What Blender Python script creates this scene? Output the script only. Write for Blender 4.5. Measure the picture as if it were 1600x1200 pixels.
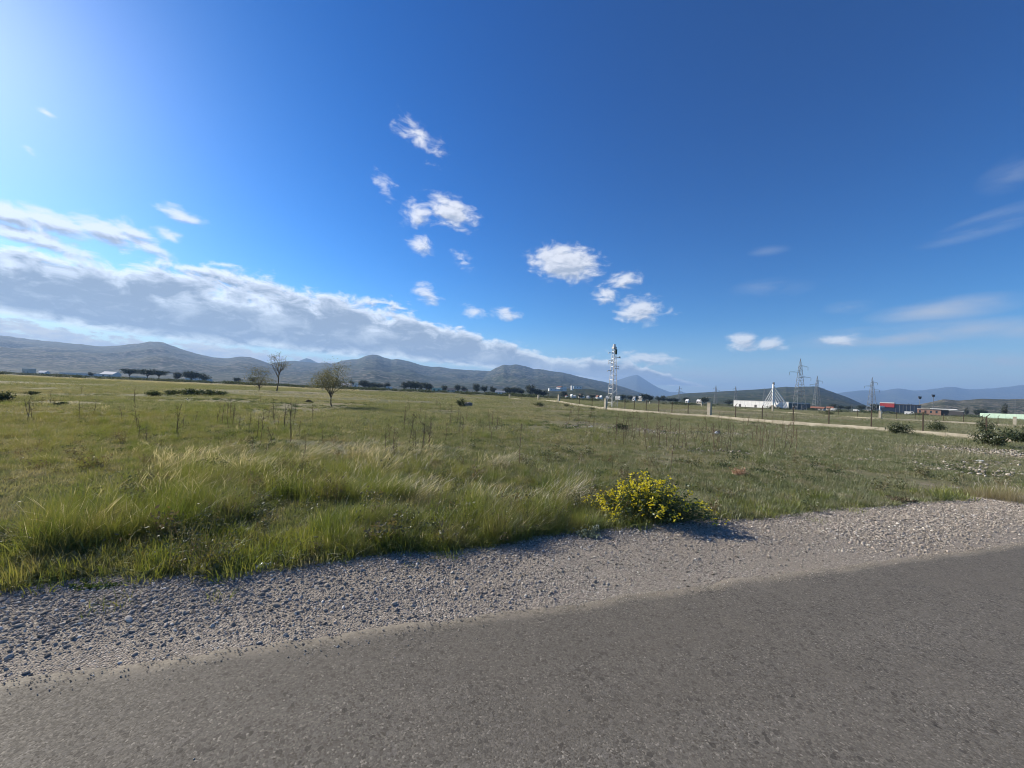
import bpy, bmesh, math, random
import numpy as np
from mathutils import Vector, Matrix

for o in list(bpy.data.objects):
    bpy.data.objects.remove(o)
scene = bpy.context.scene
col = scene.collection
R = math.radians
rng = np.random.default_rng(7)
random.seed(7)

# ------------------------------------------------------------------ camera
CAM_H = 1.5
F = 600.0                       # focal length in pixels of the 1600 wide photo
PITCH = math.atan(15.0 / 600.0)
ROLL = math.atan(0.0425)
_f = Vector((0, math.cos(PITCH), math.sin(PITCH)))
_r0 = Vector((1, 0, 0))
_u0 = Vector((0, -math.sin(PITCH), math.cos(PITCH)))
_r = _r0 * math.cos(ROLL) + _u0 * math.sin(ROLL)
_u = -_r0 * math.sin(ROLL) + _u0 * math.cos(ROLL)
cam_d = bpy.data.cameras.new('camera')
cam_d.sensor_width = 36.0
cam_d.lens = 36.0 * F / 1600.0
cam_d.clip_start = 0.05
cam_d.clip_end = 60000.0
cam = bpy.data.objects.new('camera', cam_d)
m = Matrix.Identity(4)
for i in range(3):
    m[i][0] = _r[i]; m[i][1] = _u[i]; m[i][2] = -_f[i]
m[2][3] = CAM_H
cam.matrix_world = m
col.objects.link(cam)
scene.camera = cam

def ray(px, py):
    d = _f * F + _r * (px - 800.0) - _u * (py - 600.0)
    return d.normalized()
def gnd(px, py, z=0.0):
    d = ray(px, py)
    k = (z - CAM_H) / d.z
    return (d.x * k, d.y * k)
def azel(px, py):
    d = ray(px, py)
    return math.degrees(math.atan2(d.x, d.y)), math.degrees(math.asin(d.z))
def proj(x, y, z):
    """world -> pixel, numpy"""
    z = z - CAM_H
    dep = x * _f.x + y * _f.y + z * _f.z
    dep = np.where(dep < 0.05, 0.05, dep)
    return (800 + F * (x * _r.x + y * _r.y + z * _r.z) / dep,
            600 - F * (x * _u.x + y * _u.y + z * _u.z) / dep)
def hor(px):
    return 615.0 + 0.0425 * (px - 800.0)

# ------------------------------------------------------------------ light
SUN_AZ, SUN_EL = -60.0, 28.0
SKY_STRENGTH = 0.076
EXPOSURE = 0.75
HAZE = 1.0e-4
sun_dir = Vector((math.sin(R(SUN_AZ)) * math.cos(R(SUN_EL)), math.cos(R(SUN_AZ)) * math.cos(R(SUN_EL)), math.sin(R(SUN_EL))))
sd = bpy.data.lights.new('sun', 'SUN')
sd.energy = 5.0
sd.angle = R(0.53)
sd.color = (1.0, 0.90, 0.74)
sun = bpy.data.objects.new('sun', sd)
sun.rotation_euler = (-sun_dir).to_track_quat('-Z', 'Y').to_euler()
sun.location = sun_dir * 100
col.objects.link(sun)
scene.view_settings.view_transform = 'Standard'
scene.view_settings.look = 'None'
scene.view_settings.gamma = 1.0
scene.view_settings.use_curve_mapping = False
scene.view_settings.exposure = EXPOSURE
scene.cycles.filter_width = 1.0
scene.cycles.max_bounces = 6
scene.cycles.diffuse_bounces = 3
scene.cycles.volume_bounces = 0

# ------------------------------------------------------------------ node helpers
class NT:
    def __init__(self, tree):
        self.t = tree; self.n = tree.nodes; self.l = tree.links
    def new(self, typ, **kw):
        nd = self.n.new(typ)
        for k, v in kw.items():
            setattr(nd, k, v)
        return nd
    def put(self, sock, v):
        if v is None: return
        if isinstance(v, bpy.types.NodeSocket):
            self.l.new(v, sock)
        else:
            sock.default_value = v
    def math(self, op, a, b=None, c=None, clamp=False):
        nd = self.new('ShaderNodeMath', operation=op, use_clamp=clamp)
        for i, v in enumerate((a, b, c)):
            self.put(nd.inputs[i], v)
        return nd.outputs[0]
    def vmath(self, op, a, b=None, scale=None):
        nd = self.new('ShaderNodeVectorMath', operation=op)
        self.put(nd.inputs[0], a)
        if b is not None: self.put(nd.inputs[1], b)
        if scale is not None: self.put(nd.inputs['Scale'], scale)
        return nd.outputs['Value'] if op in ('LENGTH', 'DOT_PRODUCT', 'DISTANCE') else nd.outputs[0]
    def mix(self, fac, a, b, blend='MIX'):
        nd = self.new('ShaderNodeMix', data_type='RGBA', blend_type=blend)
        self.put(nd.inputs[0], fac)
        for s, v in ((nd.inputs[6], a), (nd.inputs[7], b)):
            if isinstance(v, (tuple, list)) and len(v) == 3: v = (*v, 1)
            self.put(s, v)
        return nd.outputs[2]
    def noise(self, vec, scale, detail=3, rough=0.55, dist=0.0, dim='3D'):
        nd = self.new('ShaderNodeTexNoise', noise_dimensions=dim)
        if vec is not None: self.put(nd.inputs['Vector'], vec)
        nd.inputs['Scale'].default_value = scale
        nd.inputs['Detail'].default_value = detail
        nd.inputs['Roughness'].default_value = rough
        nd.inputs['Distortion'].default_value = dist
        return nd.outputs[0], nd.outputs[1]
    def voro(self, vec, scale, feature='F1'):
        nd = self.new('ShaderNodeTexVoronoi', feature=feature)
        if vec is not None: self.put(nd.inputs['Vector'], vec)
        nd.inputs['Scale'].default_value = scale
        return nd
    def ramp(self, fac, stops, interp='LINEAR'):
        nd = self.new('ShaderNodeValToRGB')
        cr = nd.color_ramp; cr.interpolation = interp
        while len(cr.elements) > 1: cr.elements.remove(cr.elements[-1])
        for i, (p, c) in enumerate(stops):
            e = cr.elements[0] if i == 0 else cr.elements.new(p)
            e.position = p
            e.color = (*c, 1) if len(c) == 3 else c
        self.put(nd.inputs[0], fac)
        return nd.outputs[0]
    def rng(self, v, a, b, c=0.0, d=1.0, smooth=False):
        nd = self.new('ShaderNodeMapRange')
        if smooth: nd.interpolation_type = 'SMOOTHSTEP'
        self.put(nd.inputs[0], v)
        for i, q in enumerate((a, b, c, d)): self.put(nd.inputs[i + 1], q)
        return nd.outputs[0]
    def attr(self, name, typ='GEOMETRY'):
        nd = self.new('ShaderNodeAttribute', attribute_type=typ, attribute_name=name)
        return nd.outputs['Fac']

# ------------------------------------------------------------------ world: physical sky with the clouds of the afternoon
world = bpy.data.worlds.new('World')
scene.world = world
world.use_nodes = True
wt = NT(world.node_tree)
wt.n.clear()
sky = wt.new('ShaderNodeTexSky', sky_type='NISHITA')
sky.sun_disc = False
sky.sun_elevation = R(SUN_EL)
sky.sun_rotation = R(SUN_AZ % 360)
sky.air_density = 1.0
sky.dust_density = 0.22
sky.ozone_density = 3.0
hs = wt.new('ShaderNodeHueSaturation')
hs.inputs['Saturation'].default_value = 1.42
hs.inputs['Hue'].default_value = 0.499
wt.l.new(sky.outputs[0], hs.inputs['Color'])
# a little more contrast between the sunward and the far side of the sky
gm = wt.new('ShaderNodeGamma'); gm.inputs['Gamma'].default_value = 1.38
wt.l.new(wt.vmath('SCALE', hs.outputs[0], scale=0.25), gm.inputs['Color'])
sky_col = wt.vmath('SCALE', gm.outputs[0], scale=4.0)
tc = wt.new('ShaderNodeTexCoord')
sep = wt.new('ShaderNodeSeparateXYZ')
wt.l.new(wt.vmath('NORMALIZE', tc.outputs['Generated']), sep.inputs[0])
az = wt.math('MULTIPLY', wt.math('ARCTAN2', sep.outputs[0], sep.outputs[1]), 57.29578)
el = wt.math('MULTIPLY', wt.math('ARCSINE', sep.outputs[2]), 57.29578)
cmb = wt.new('ShaderNodeCombineXYZ')
wt.l.new(az, cmb.inputs[0]); wt.l.new(el, cmb.inputs[1]); cmb.inputs[2].default_value = 1.0
SKYP = cmb.outputs[0]

# upper and lower outline of the long cloud bank, (px, py) in the photo -> azimuth, elevation
BANK_TOP = [(-900, 60), (-300, 330), (0, 376), (60, 380), (140, 388), (250, 402), (400, 425), (520, 452), (640, 480), (700, 500), (760, 522), (830, 540), (900, 556), (980, 566), (1060, 590), (1120, 606)]
BANK_BOT = [(-900, 460), (-300, 472), (0, 499), (100, 512), (200, 528), (300, 541), (400, 549), (480, 556), (560, 562), (700, 572), (800, 580), (900, 592), (1000, 602), (1060, 604), (1120, 607)]
# small separate clouds: px, py, half width, half height, tilt, weight
CL = [(15, 336, 62, 20, 6, 1.2), (85, 348, 60, 18, 8, 1.15), (55, 372, 95, 15, 6, 1.1), (165, 362, 52, 18, 10, 1.15), (225, 383, 50, 12, 10, .85), (15, 416, 26, 16, 0, .8), (-60, 330, 60, 22, 5, 1.0), (285, 337, 34, 13, 10, .75), (262, 368, 26, 11, 10, .6), (205, 362, 40, 16, 15, .75), (655, 213, 36, 18, 20, .55), (682, 236, 16, 20, 60, .35), (628, 210, 20, 8, 10, .42),
      (602, 287, 18, 15, 20, .5), (608, 314, 12, 8, 0, .42), (655, 333, 28, 20, -15, .72), (705, 331, 38, 24, 10, .95), (657, 384, 19, 15, 20, .82), (722, 406, 16, 12, 30, .45),
      (666, 459, 24, 14, 20, .75), (740, 488, 22, 9, 5, .6), (789, 491, 24, 10, 0, .75), (884, 411, 54, 27, 4, 1.3), (975, 438, 28, 13, -5, .8), (946, 461, 20, 13, 0, .8), (998, 486, 36, 21, -5, .95),
      (1048, 487, 12, 6, 0, .4), (1162, 535, 28, 15, 0, 1.0), (1202, 538, 26, 11, 5, .85), (1316, 531, 32, 10, -6, .8), (1010, 560, 60, 11, 3, .8), (75, 178, 12, 6, 20, .4), (45, 236, 10, 6, 40, .3)]
# thin veils: px, py, half width, half height, tilt, weight
VEIL = [(1560, 345, 110, 18, -12, .38), (1490, 374, 60, 9, -6, .28), (1470, 484, 125, 18, -5, .8), (1328, 480, 40, 10, -2, .45), (1400, 524, 240, 16, -4, 1.0), (1600, 515, 90, 20, -4, .5), (1290, 556, 60, 6, 0, .5), (1440, 568, 240, 20, -1, .9),
        (1590, 268, 60, 26, -15, .2), (1205, 450, 60, 14, 0, .25), (1200, 392, 30, 8, 0, .2), (1350, 590, 380, 26, 0, .6), (1100, 590, 130, 16, 3, .5), (1560, 565, 80, 18, -4, .6), (980, 600, 160, 14, 2, .4)]

def curve_node(nt, x, pts, lo, hi, vlo, vhi):
    nd = nt.new('ShaderNodeFloatCurve')
    c = nd.mapping.curves[0]
    pts = sorted(pts)
    while len(c.points) > 2: c.points.remove(c.points[1])
    q = [((a - lo) / (hi - lo), (b - vlo) / (vhi - vlo)) for a, b in pts]
    q = [p for p in q if 0 <= p[0] <= 1]
    c.points[0].location = (0, q[0][1]); c.points[1].location = (1, q[-1][1])
    for p in q: c.points.new(*p)
    for p in c.points: p.handle_type = 'VECTOR'
    nd.mapping.update()
    nt.l.new(nt.rng(x, lo, hi, 0, 1), nd.inputs['Value'])
    return nt.rng(nd.outputs[0], 0, 1, vlo, vhi)

def chain(nt, acc, P):
    # ties each cloud to the one before, so that the shader keeps few values alive at once
    nd = nt.new('ShaderNodeVectorMath', operation='MULTIPLY_ADD')
    nt.l.new(acc, nd.inputs[0]); nd.inputs[1].default_value = (1e-7, 1e-7, 1e-7); nt.l.new(P, nd.inputs[2])
    return nd.outputs[0]

# cloud radiance in sky units: thin and sunward parts bright, thick parts grey blue
CB = (8.2, 8.0, 7.6); CGREY = (2.75, 3.3, 4.1); PG = (3.7, 4.2, 5.1); PW = (7.3, 7.2, 7.0)
FW = (9.0, 8.2, 6.9); FG = (6.6, 6.6, 6.5); VEIL_C = (4.6, 5.0, 5.6); VEIL_K = 0.9; BANK_SOFT = 0.5
def blobs(nt, P, lst, k=1.0, off=(0, 0)):
    """max over soft ellipses; P = (azimuth, elevation, 1)"""
    acc = None
    for (px, py, rx, ry, tilt, wgt) in lst:
        ca, ce = azel(px, py)
        a1, e1 = azel(px + rx, py); a2, e2 = azel(px, py - ry)
        sx = k * math.hypot(a1 - ca, e1 - ce); sy = k * math.hypot(a2 - ca, e2 - ce)
        ca += off[0]; ce += off[1]
        th = R(-tilt - math.degrees(ROLL)); c, s_ = math.cos(th), math.sin(th)
        U = (c / sx, s_ / sx, -(ca * c + ce * s_) / sx)
        V = (-s_ / sy, c / sy, -(-ca * s_ + ce * c) / sy)
        Q = P if acc is None else chain(nt, acc, P)
        u = nt.vmath('DOT_PRODUCT', Q, U); v = nt.vmath('DOT_PRODUCT', Q, V)
        r2 = nt.math('MULTIPLY_ADD', v, v, nt.math('MULTIPLY', u, u))
        val = nt.math('MULTIPLY_ADD', nt.math('SQRT', r2), -wgt, wgt)
        acc = val if acc is None else nt.math('MAXIMUM', acc, val)
    return acc

# noise fields, a little warped
mpw = wt.new('ShaderNodeMapping'); wt.l.new(SKYP, mpw.inputs[0])
mpw.inputs['Scale'].default_value = (0.62, 1.30, 1); mpw.inputs['Rotation'].default_value = (0, 0, R(10))
_, wcol = wt.noise(mpw.outputs[0], 0.35, 1, 0.5, 0, '2D')
Wp = wt.vmath('ADD', mpw.outputs[0], wt.vmath('SCALE', wt.vmath('SUBTRACT', wcol, (.5, .5, .5)), scale=1.6))
Wq = wt.vmath('ADD', Wp, (-0.30, 0.55, 0))             # a step towards the sun: lit rims
n1, _ = wt.noise(Wp, 0.20, 6, 0.60, 0, '2D')
n1b, _ = wt.noise(Wq, 0.20, 5, 0.60, 0, '2D')
n3, _ = wt.noise(Wp, 0.80, 5, 0.56, 0, '2D')
n3b, _ = wt.noise(Wq, 0.80, 4, 0.60, 0, '2D')
top = curve_node(wt, az, [azel(*p) for p in BANK_TOP], -100, 30, -3, 27)
bot = curve_node(wt, az, [azel(*p) for p in BANK_BOT], -100, 30, -3, 27)
thick = wt.math('SUBTRACT', top, bot)
amp = wt.rng(thick, 1.0, 9.0, 0.15, 1.0)
w1 = wt.math('MULTIPLY', wt.math('SUBTRACT', n1, 0.5), 6.5)
w2 = wt.math('MULTIPLY_ADD', wt.math('SUBTRACT', n3, 0.5), 2.4, w1)
w = wt.math('MULTIPLY', w2, amp)
up = wt.math('SUBTRACT', wt.math('ADD', top, w), el)
lo = wt.math('MULTIPLY_ADD', w, 0.2, wt.math('SUBTRACT', el, bot))
d_up = wt.math('DIVIDE', up, wt.math('MAXIMUM', wt.math('MULTIPLY', thick, 0.45), 0.8))
d_lo = wt.math('DIVIDE', lo, wt.math('MAXIMUM', wt.math('MULTIPLY', thick, 0.20), 0.4))
bank = wt.math('MINIMUM', d_up, d_lo)
bank_a = wt.rng(bank, 0.02, BANK_SOFT, smooth=True)
lit = wt.math('MULTIPLY_ADD', wt.math('SUBTRACT', n3, n3b), 2.0, wt.math('MULTIPLY', wt.math('SUBTRACT', n1, n1b), 4.5))
holes = wt.rng(n1, 0.34, 0.50, 0.9, 0.0)
bank_s = wt.math('ADD', wt.math('ADD', wt.rng(bank, 0.12, 0.95, 1.2, -0.05), wt.math('MULTIPLY', lit, wt.rng(bank, 0.25, 0.95, 0.8, 0.22))), wt.math('MULTIPLY', holes, 0.45), clamp=True)
glow = wt.vmath('SCALE', sky_col, scale=0.22)                 # clouds near the sun pass more light
bank_c = wt.vmath('ADD', wt.mix(bank_s, CGREY, CB), wt.vmath('SCALE', glow, scale=bank_s))
pb = blobs(wt, SKYP, CL, 1.35)
pbs = blobs(wt, SKYP, [c for c in CL if c[5] >= .7], 1.35, (0.45, -0.75))
puff = wt.math('MULTIPLY_ADD', wt.math('SUBTRACT', n3, 0.52), 1.1, pb)
puff = wt.math('MINIMUM', puff, wt.math('MULTIPLY', wt.math('ADD', pb, 0.30), 3.5))
puff_a = wt.rng(puff, 0.04, 0.72, smooth=True)
plit = wt.math('MULTIPLY_ADD', wt.math('SUBTRACT', n3, n3b), 2.2, wt.math('MULTIPLY', wt.math('SUBTRACT', pb, pbs), 1.5))
puff_s = wt.math('ADD', wt.rng(puff, 0.3, 1.3, 0.75, 0.30), plit, clamp=True)
puff_c = wt.vmath('ADD', wt.mix(puff_s, PG, PW), wt.vmath('SCALE', glow, scale=puff_s))
mp3 = wt.new('ShaderNodeMapping'); wt.l.new(SKYP, mp3.inputs[0])
mp3.inputs['Scale'].default_value = (0.25, 1.0, 1); mp3.inputs['Rotation'].default_value = (0, 0, R(-7))
n5, _ = wt.noise(mp3.outputs[0], 0.55, 5, 0.58, 0.3, '2D')
vb = blobs(wt, SKYP, VEIL, 1.25)
veil = wt.math('MULTIPLY', wt.math('MAXIMUM', vb, 0.0), wt.rng(n5, 0.34, 0.66, 0.1, 1.3))
low = wt.math('MULTIPLY', wt.rng(el, 0.0, 11.0, 1.0, 0.0, smooth=True), 0.5)       # pale air all round the horizon
cc = wt.mix(low, sky_col, (4.1, 5.0, 6.1))
cc = wt.mix(wt.math('MULTIPLY', veil, VEIL_K, clamp=True), cc, VEIL_C)
# a far bank low over the hills to the left, sunlit from behind
FARB = [(-60, 512, 160, 15, 5, 1.0), (90, 524, 120, 13, 7, .95), (215, 537, 60, 10, 6, .7), (330, 548, 60, 11, 6, 1.0), (400, 556, 60, 10, 5, .9), (500, 566, 60, 6, 4, .8)]
fb = blobs(wt, SKYP, FARB, 1.2)
mpf = wt.new('ShaderNodeMapping'); wt.l.new(SKYP, mpf.inputs[0]); mpf.inputs['Scale'].default_value = (0.8, 2.2, 1)
nf, _ = wt.noise(mpf.outputs[0], 0.9, 5, 0.6, 0.0, '2D')
far_d = wt.math('MULTIPLY_ADD', wt.math('SUBTRACT', nf, 0.5), 1.6, fb)
far_c = wt.mix(wt.rng(nf, 0.40, 0.62), FW, FG)
cc = wt.mix(wt.math('MULTIPLY', wt.rng(far_d, 0.05, 0.5, smooth=True), 0.9), cc, far_c)
cc = wt.mix(wt.math('MULTIPLY', bank_a, 0.97), cc, bank_c)
cc = wt.mix(wt.math('MULTIPLY', puff_a, 0.95), cc, puff_c)
bg = wt.new('ShaderNodeBackground')
bg.inputs['Strength'].default_value = SKY_STRENGTH
wt.l.new(cc, bg.inputs['Color'])
bg2 = wt.new('ShaderNodeBackground')
bg2.inputs['Strength'].default_value = SKY_STRENGTH
wt.l.new(wt.mix(low, sky_col, (4.1, 5.0, 6.1)), bg2.inputs['Color'])
# the clouded part of the sky; clear elsewhere
inside = wt.math('MULTIPLY', wt.math('MULTIPLY', wt.math('GREATER_THAN', az, -99.0), wt.math('LESS_THAN', az, 75.0)),
                 wt.math('MULTIPLY', wt.math('GREATER_THAN', el, -1.5), wt.math('LESS_THAN', el, 36.0)))
mx = wt.new('ShaderNodeMixShader')
wt.l.new(inside, mx.inputs[0]); wt.l.new(bg2.outputs[0], mx.inputs[1]); wt.l.new(bg.outputs[0], mx.inputs[2])
wo = wt.new('ShaderNodeOutputWorld')
wt.l.new(mx.outputs[0], wo.inputs['Surface'])

# ------------------------------------------------------------------ helpers: numbers, meshes, tags
_LAT = [np.random.default_rng(100 + k).random((256, 256)) for k in range(4)]
def vnoise(x, y, k=0):
    x = np.asarray(x, float); y = np.asarray(y, float)
    ix = np.floor(x).astype(int); iy = np.floor(y).astype(int)
    fx = x - ix; fy = y - iy
    fx = fx * fx * (3 - 2 * fx); fy = fy * fy * (3 - 2 * fy)
    L = _LAT[k]
    a = L[ix & 255, iy & 255]; b = L[(ix + 1) & 255, iy & 255]
    c = L[ix & 255, (iy + 1) & 255]; d = L[(ix + 1) & 255, (iy + 1) & 255]
    return (a * (1 - fx) + b * fx) * (1 - fy) + (c * (1 - fx) + d * fx) * fy
def fbm(x, y, oct=4, k=0, gain=0.5):
    s = 0; a = 1; t = 0
    for o in range(oct):
        s = s + a * vnoise(x * 2 ** o + 17.3 * o, y * 2 ** o - 9.1 * o, (k + o) % 4); t += a; a *= gain
    return s / t
def sstep(v, a, b):
    t = np.clip((np.asarray(v, float) - a) / (b - a), 0, 1)
    return t * t * (3 - 2 * t)
def in_poly(x, y, poly):
    x = np.asarray(x); y = np.asarray(y)
    r = np.zeros(x.shape, bool); n = len(poly)
    for i in range(n):
        x1, y1 = poly[i]; x2, y2 = poly[(i + 1) % n]
        c = ((y1 > y) != (y2 > y)) & (x < (x2 - x1) * (y - y1) / ((y2 - y1) + 1e-12) + x1)
        r ^= c
    return r

def tag(o, label=None, cat=None, group=None, kind=None):
    if label: o['label'] = label
    if cat: o['category'] = cat
    if group: o['group'] = group
    if kind: o['kind'] = kind
    return o
def link(name, me, mat=None, parent=None, loc=None, smooth=False):
    if mat is not None and not me.materials: me.materials.append(mat)
    if smooth: me.shade_smooth()
    o = bpy.data.objects.new(name, me)
    col.objects.link(o)
    if parent is not None: o.parent = parent
    if loc is not None: o.location = loc
    return o
def empty(name, loc, rz=0.0, label=None, cat=None, group=None):
    o = bpy.data.objects.new(name, None)
    o.empty_display_size = 0.2
    col.objects.link(o); o.location = loc; o.rotation_euler = (0, 0, rz)
    return tag(o, label, cat, group)
def copy_tree(o, parent=None):
    c = o.copy(); col.objects.link(c); c.parent = parent
    for ch in o.children: copy_tree(ch, c)
    return c
def np_mesh(name, V, Fq, attrs=None):
    """V (n,3); Fq (m,3 or 4) array of equal-size faces, or a list of such arrays"""
    me = bpy.data.meshes.new(name)
    V = np.asarray(V, np.float32).reshape(-1, 3)
    Fl = Fq if isinstance(Fq, list) else [Fq]
    Fl = [np.asarray(f, np.int32) for f in Fl if len(f)]
    me.vertices.add(len(V)); me.vertices.foreach_set('co', V.ravel())
    idx = np.concatenate([f.ravel() for f in Fl])
    sizes = np.concatenate([np.full(len(f), f.shape[1], np.int32) for f in Fl])
    me.loops.add(len(idx)); me.loops.foreach_set('vertex_index', idx)
    me.polygons.add(len(sizes))
    starts = np.concatenate(([0], np.cumsum(sizes)[:-1])).astype(np.int32)
    me.polygons.foreach_set('loop_start', starts)
    for k, v in (attrs or {}).items():
        a = me.attributes.new(k, 'FLOAT', 'POINT'); a.data.foreach_set('value', np.asarray(v, np.float32))
    me.update(calc_edges=True)
    return me
class MB:
    """collects boxes, bars, tubes and loose faces for one mesh"""
    def __init__(s): s.v = []; s.f = []
    def add(s, vs, fs):
        n = len(s.v); s.v += [tuple(v) for v in vs]; s.f += [tuple(i + n for i in f) for f in fs]; return s
    def box(s, x0, x1, y0, y1, z0, z1):
        return s.add([(x0, y0, z0), (x1, y0, z0), (x1, y1, z0), (x0, y1, z0), (x0, y0, z1), (x1, y0, z1), (x1, y1, z1), (x0, y1, z1)],
                     [(0, 3, 2, 1), (4, 5, 6, 7), (0, 1, 5, 4), (1, 2, 6, 5), (2, 3, 7, 6), (3, 0, 4, 7)])
    def tube(s, p, q, r0, r1=None, n=5):
        r1 = r0 if r1 is None else r1
        p = Vector(p); q = Vector(q); d = (q - p)
        if d.length < 1e-6: return s
        d.normalize()
        a = d.orthogonal().normalized(); b = d.cross(a)
        vs = []
        for c, r in ((p, r0), (q, r1)):
            for i in range(n):
                t = 2 * math.pi * i / n
                vs.append(c + a * (r * math.cos(t)) + b * (r * math.sin(t)))
        fs = [(i, (i + 1) % n, n + (i + 1) % n, n + i) for i in range(n)]
        fs += [tuple(range(n - 1, -1, -1)), tuple(range(n, 2 * n))]
        return s.add(vs, fs)
    def prism(s, poly, y0, y1):
        """poly in x,z extruded along y"""
        n = len(poly)
        vs = [(x, y0, z) for x, z in poly] + [(x, y1, z) for x, z in poly]
        fs = [(i, (i + 1) % n, n + (i + 1) % n, n + i) for i in range(n)] + [tuple(range(n - 1, -1, -1)), tuple(range(n, 2 * n))]
        return s.add(vs, fs)
    def mesh(s, name):
        me = bpy.data.meshes.new(name); me.from_pydata(s.v, [], s.f); me.update(); return me
    def build(s, name, mat, parent=None, loc=None, smooth=False):
        return link(name, s.mesh(name), mat, parent, loc, smooth)

def mat(name, base=None, rough=0.8, spec=0.3, metal=0.0, build=None):
    m = bpy.data.materials.new(name); m.use_nodes = True
    nt = NT(m.node_tree)
    b = nt.n['Principled BSDF']
    b.inputs['Roughness'].default_value = rough
    b.inputs['Specular IOR Level'].default_value = spec
    b.inputs['Metallic'].default_value = metal
    if base is not None: b.inputs['Base Color'].default_value = (*base, 1)
    if build: build(nt, b)
    return m
def mottled(name, c1, c2, scale=2.0, rough=0.85, spec=0.25, bump=0.0, metal=0.0, detail=5):
    def f(nt, b):
        g = nt.new('ShaderNodeTexCoord').outputs['Object']
        n, _ = nt.noise(g, scale, detail, 0.62)
        nt.l.new(nt.mix(nt.rng(n, 0.35, 0.65), c1, c2), b.inputs['Base Color'])
        if bump:
            bp = nt.new('ShaderNodeBump'); bp.inputs['Strength'].default_value = bump; bp.inputs['Distance'].default_value = 0.02
            nt.l.new(nt.noise(g, scale * 6, 4)[0], bp.inputs['Height']); nt.l.new(bp.outputs[0], b.inputs['Normal'])
    return mat(name, None, rough, spec, metal, f)

# ------------------------------------------------------------------ the road frame: s outwards from the asphalt edge, t along it
_A = np.array(gnd(0, 1062)); _B = np.array(gnd(1600, 846))
TD = (_B - _A) / np.linalg.norm(_B - _A)            # along the road, to the right
SD = np.array([-TD[1], TD[0]])                      # outwards, into the field
E0 = _A + TD * np.dot(-_A, TD)                      # foot of the camera on the edge
def st(x, y):
    return (x - E0[0]) * SD[0] + (y - E0[1]) * SD[1], (x - E0[0]) * TD[0] + (y - E0[1]) * TD[1]
def xy(s, t):
    return E0[0] + s * SD[0] + t * TD[0], E0[1] + s * SD[1] + t * TD[1]
GE = [(0, 928), (140, 910), (260, 908), (400, 888), (520, 872), (600, 858), (700, 856), (780, 848), (900, 832), (1000, 822), (1100, 812), (1200, 806), (1300, 796), (1400, 786), (1500, 780), (1600, 774)]
_g = [st(*gnd(*p)) for p in GE]
_gt = np.array([q[1] for q in _g]); _gs = np.array([q[0] for q in _g])
_o = np.argsort(_gt); _gt = _gt[_o]; _gs = _gs[_o]
def W(t):
    """width of the gravel shoulder at t"""
    w = np.interp(t, _gt, _gs)
    return w + 0.12 * (fbm(np.asarray(t) * 1.1, np.asarray(t) * 0 + 3.3, 3) - 0.5) * 2
_md = gnd(835, 630)
def hgt(x, y):
    x = np.asarray(x, float); y = np.asarray(y, float)
    s, t = st(x, y)
    w = W(t)
    fld = sstep(s, w - 0.35, w + 0.15)
    z = -0.05 + 0.05 * fld
    far = sstep(s, 1.5, 10)
    z = z + fld * (0.05 * (fbm(x * 0.9, y * 0.9, 3, 1) - 0.5) + far * 0.22 * (fbm(x * 0.13, y * 0.13, 3, 2) - 0.5))
    r = np.hypot(x, y)
    z = z + sstep(r, 30, 120) * 0.5 * (fbm(x * 0.03, y * 0.03, 3, 3) - 0.5)
    z = z + 0.5 * np.exp(-(((x - _md[0]) / 9) ** 2 + ((y - _md[1]) / 12) ** 2))
    z = z - 1.2 * sstep(y, 95, 210) * sstep(x, 0, 60)
    z = np.where((s < 0) & (s > -7.4), -0.06, z)
    z = np.where(r > 900, z * 0 - 0.6, z)
    return z
def ghz(px, py):
    """ground point under a pixel, on the real relief"""
    z = 0.0
    for _ in range(6):
        x, y = gnd(px, py, z); z = float(hgt(x, y))
    return x, y, z

# ------------------------------------------------------------------ materials of the ground
def m_field(nt, b):
    p = nt.new('ShaderNodeNewGeometry').outputs['Position']
    n1, _ = nt.noise(p, 0.11, 5, 0.6)
    n2, _ = nt.noise(p, 1.3, 5, 0.65)
    n3, _ = nt.noise(p, 14.0, 4, 0.7)
    n4, _ = nt.noise(p, 0.035, 4, 0.6)
    n5, _ = nt.noise(p, 0.006, 4, 0.6)
    c = nt.ramp(n1, [(0.30, (0.09, 0.112, 0.048)), (0.48, (0.145, 0.156, 0.078)), (0.62, (0.205, 0.195, 0.115)), (0.75, (0.265, 0.235, 0.16))])
    c = nt.mix(nt.math('MULTIPLY', nt.rng(n2, 0.42, 0.66), 0.55), c, (0.21, 0.17, 0.11))
    c = nt.mix(nt.math('MULTIPLY', nt.rng(n3, 0.40, 0.62), 0.5), c, (0.07, 0.08, 0.033))
    c = nt.mix(nt.math('MULTIPLY', nt.rng(n4, 0.46, 0.60), 0.6), c, (0.26, 0.22, 0.14))
    n9, _ = nt.noise(p, 0.42, 5, 0.7)
    c = nt.mix(nt.rng(n9, 0.56, 0.68, 0, 0.7), c, (0.27, 0.235, 0.17))
    ln = nt.vmath('LENGTH', p)
    fc = nt.ramp(n5, [(0.35, (0.045, 0.06, 0.025)), (0.5, (0.085, 0.085, 0.045)), (0.62, (0.05, 0.065, 0.03)), (0.7, (0.12, 0.11, 0.06))])
    c = nt.mix(nt.rng(ln, 140, 420), c, fc)
    nt.l.new(c, b.inputs['Base Color'])
    bp = nt.new('ShaderNodeBump'); bp.inputs['Strength'].default_value = 0.7; bp.inputs['Distance'].default_value = 0.05
    nt.l.new(n3, bp.inputs['Height']); nt.l.new(bp.outputs[0], b.inputs['Normal'])
M_FIELD = mat('field_soil', None, 0.95, 0.1, build=m_field)

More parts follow.
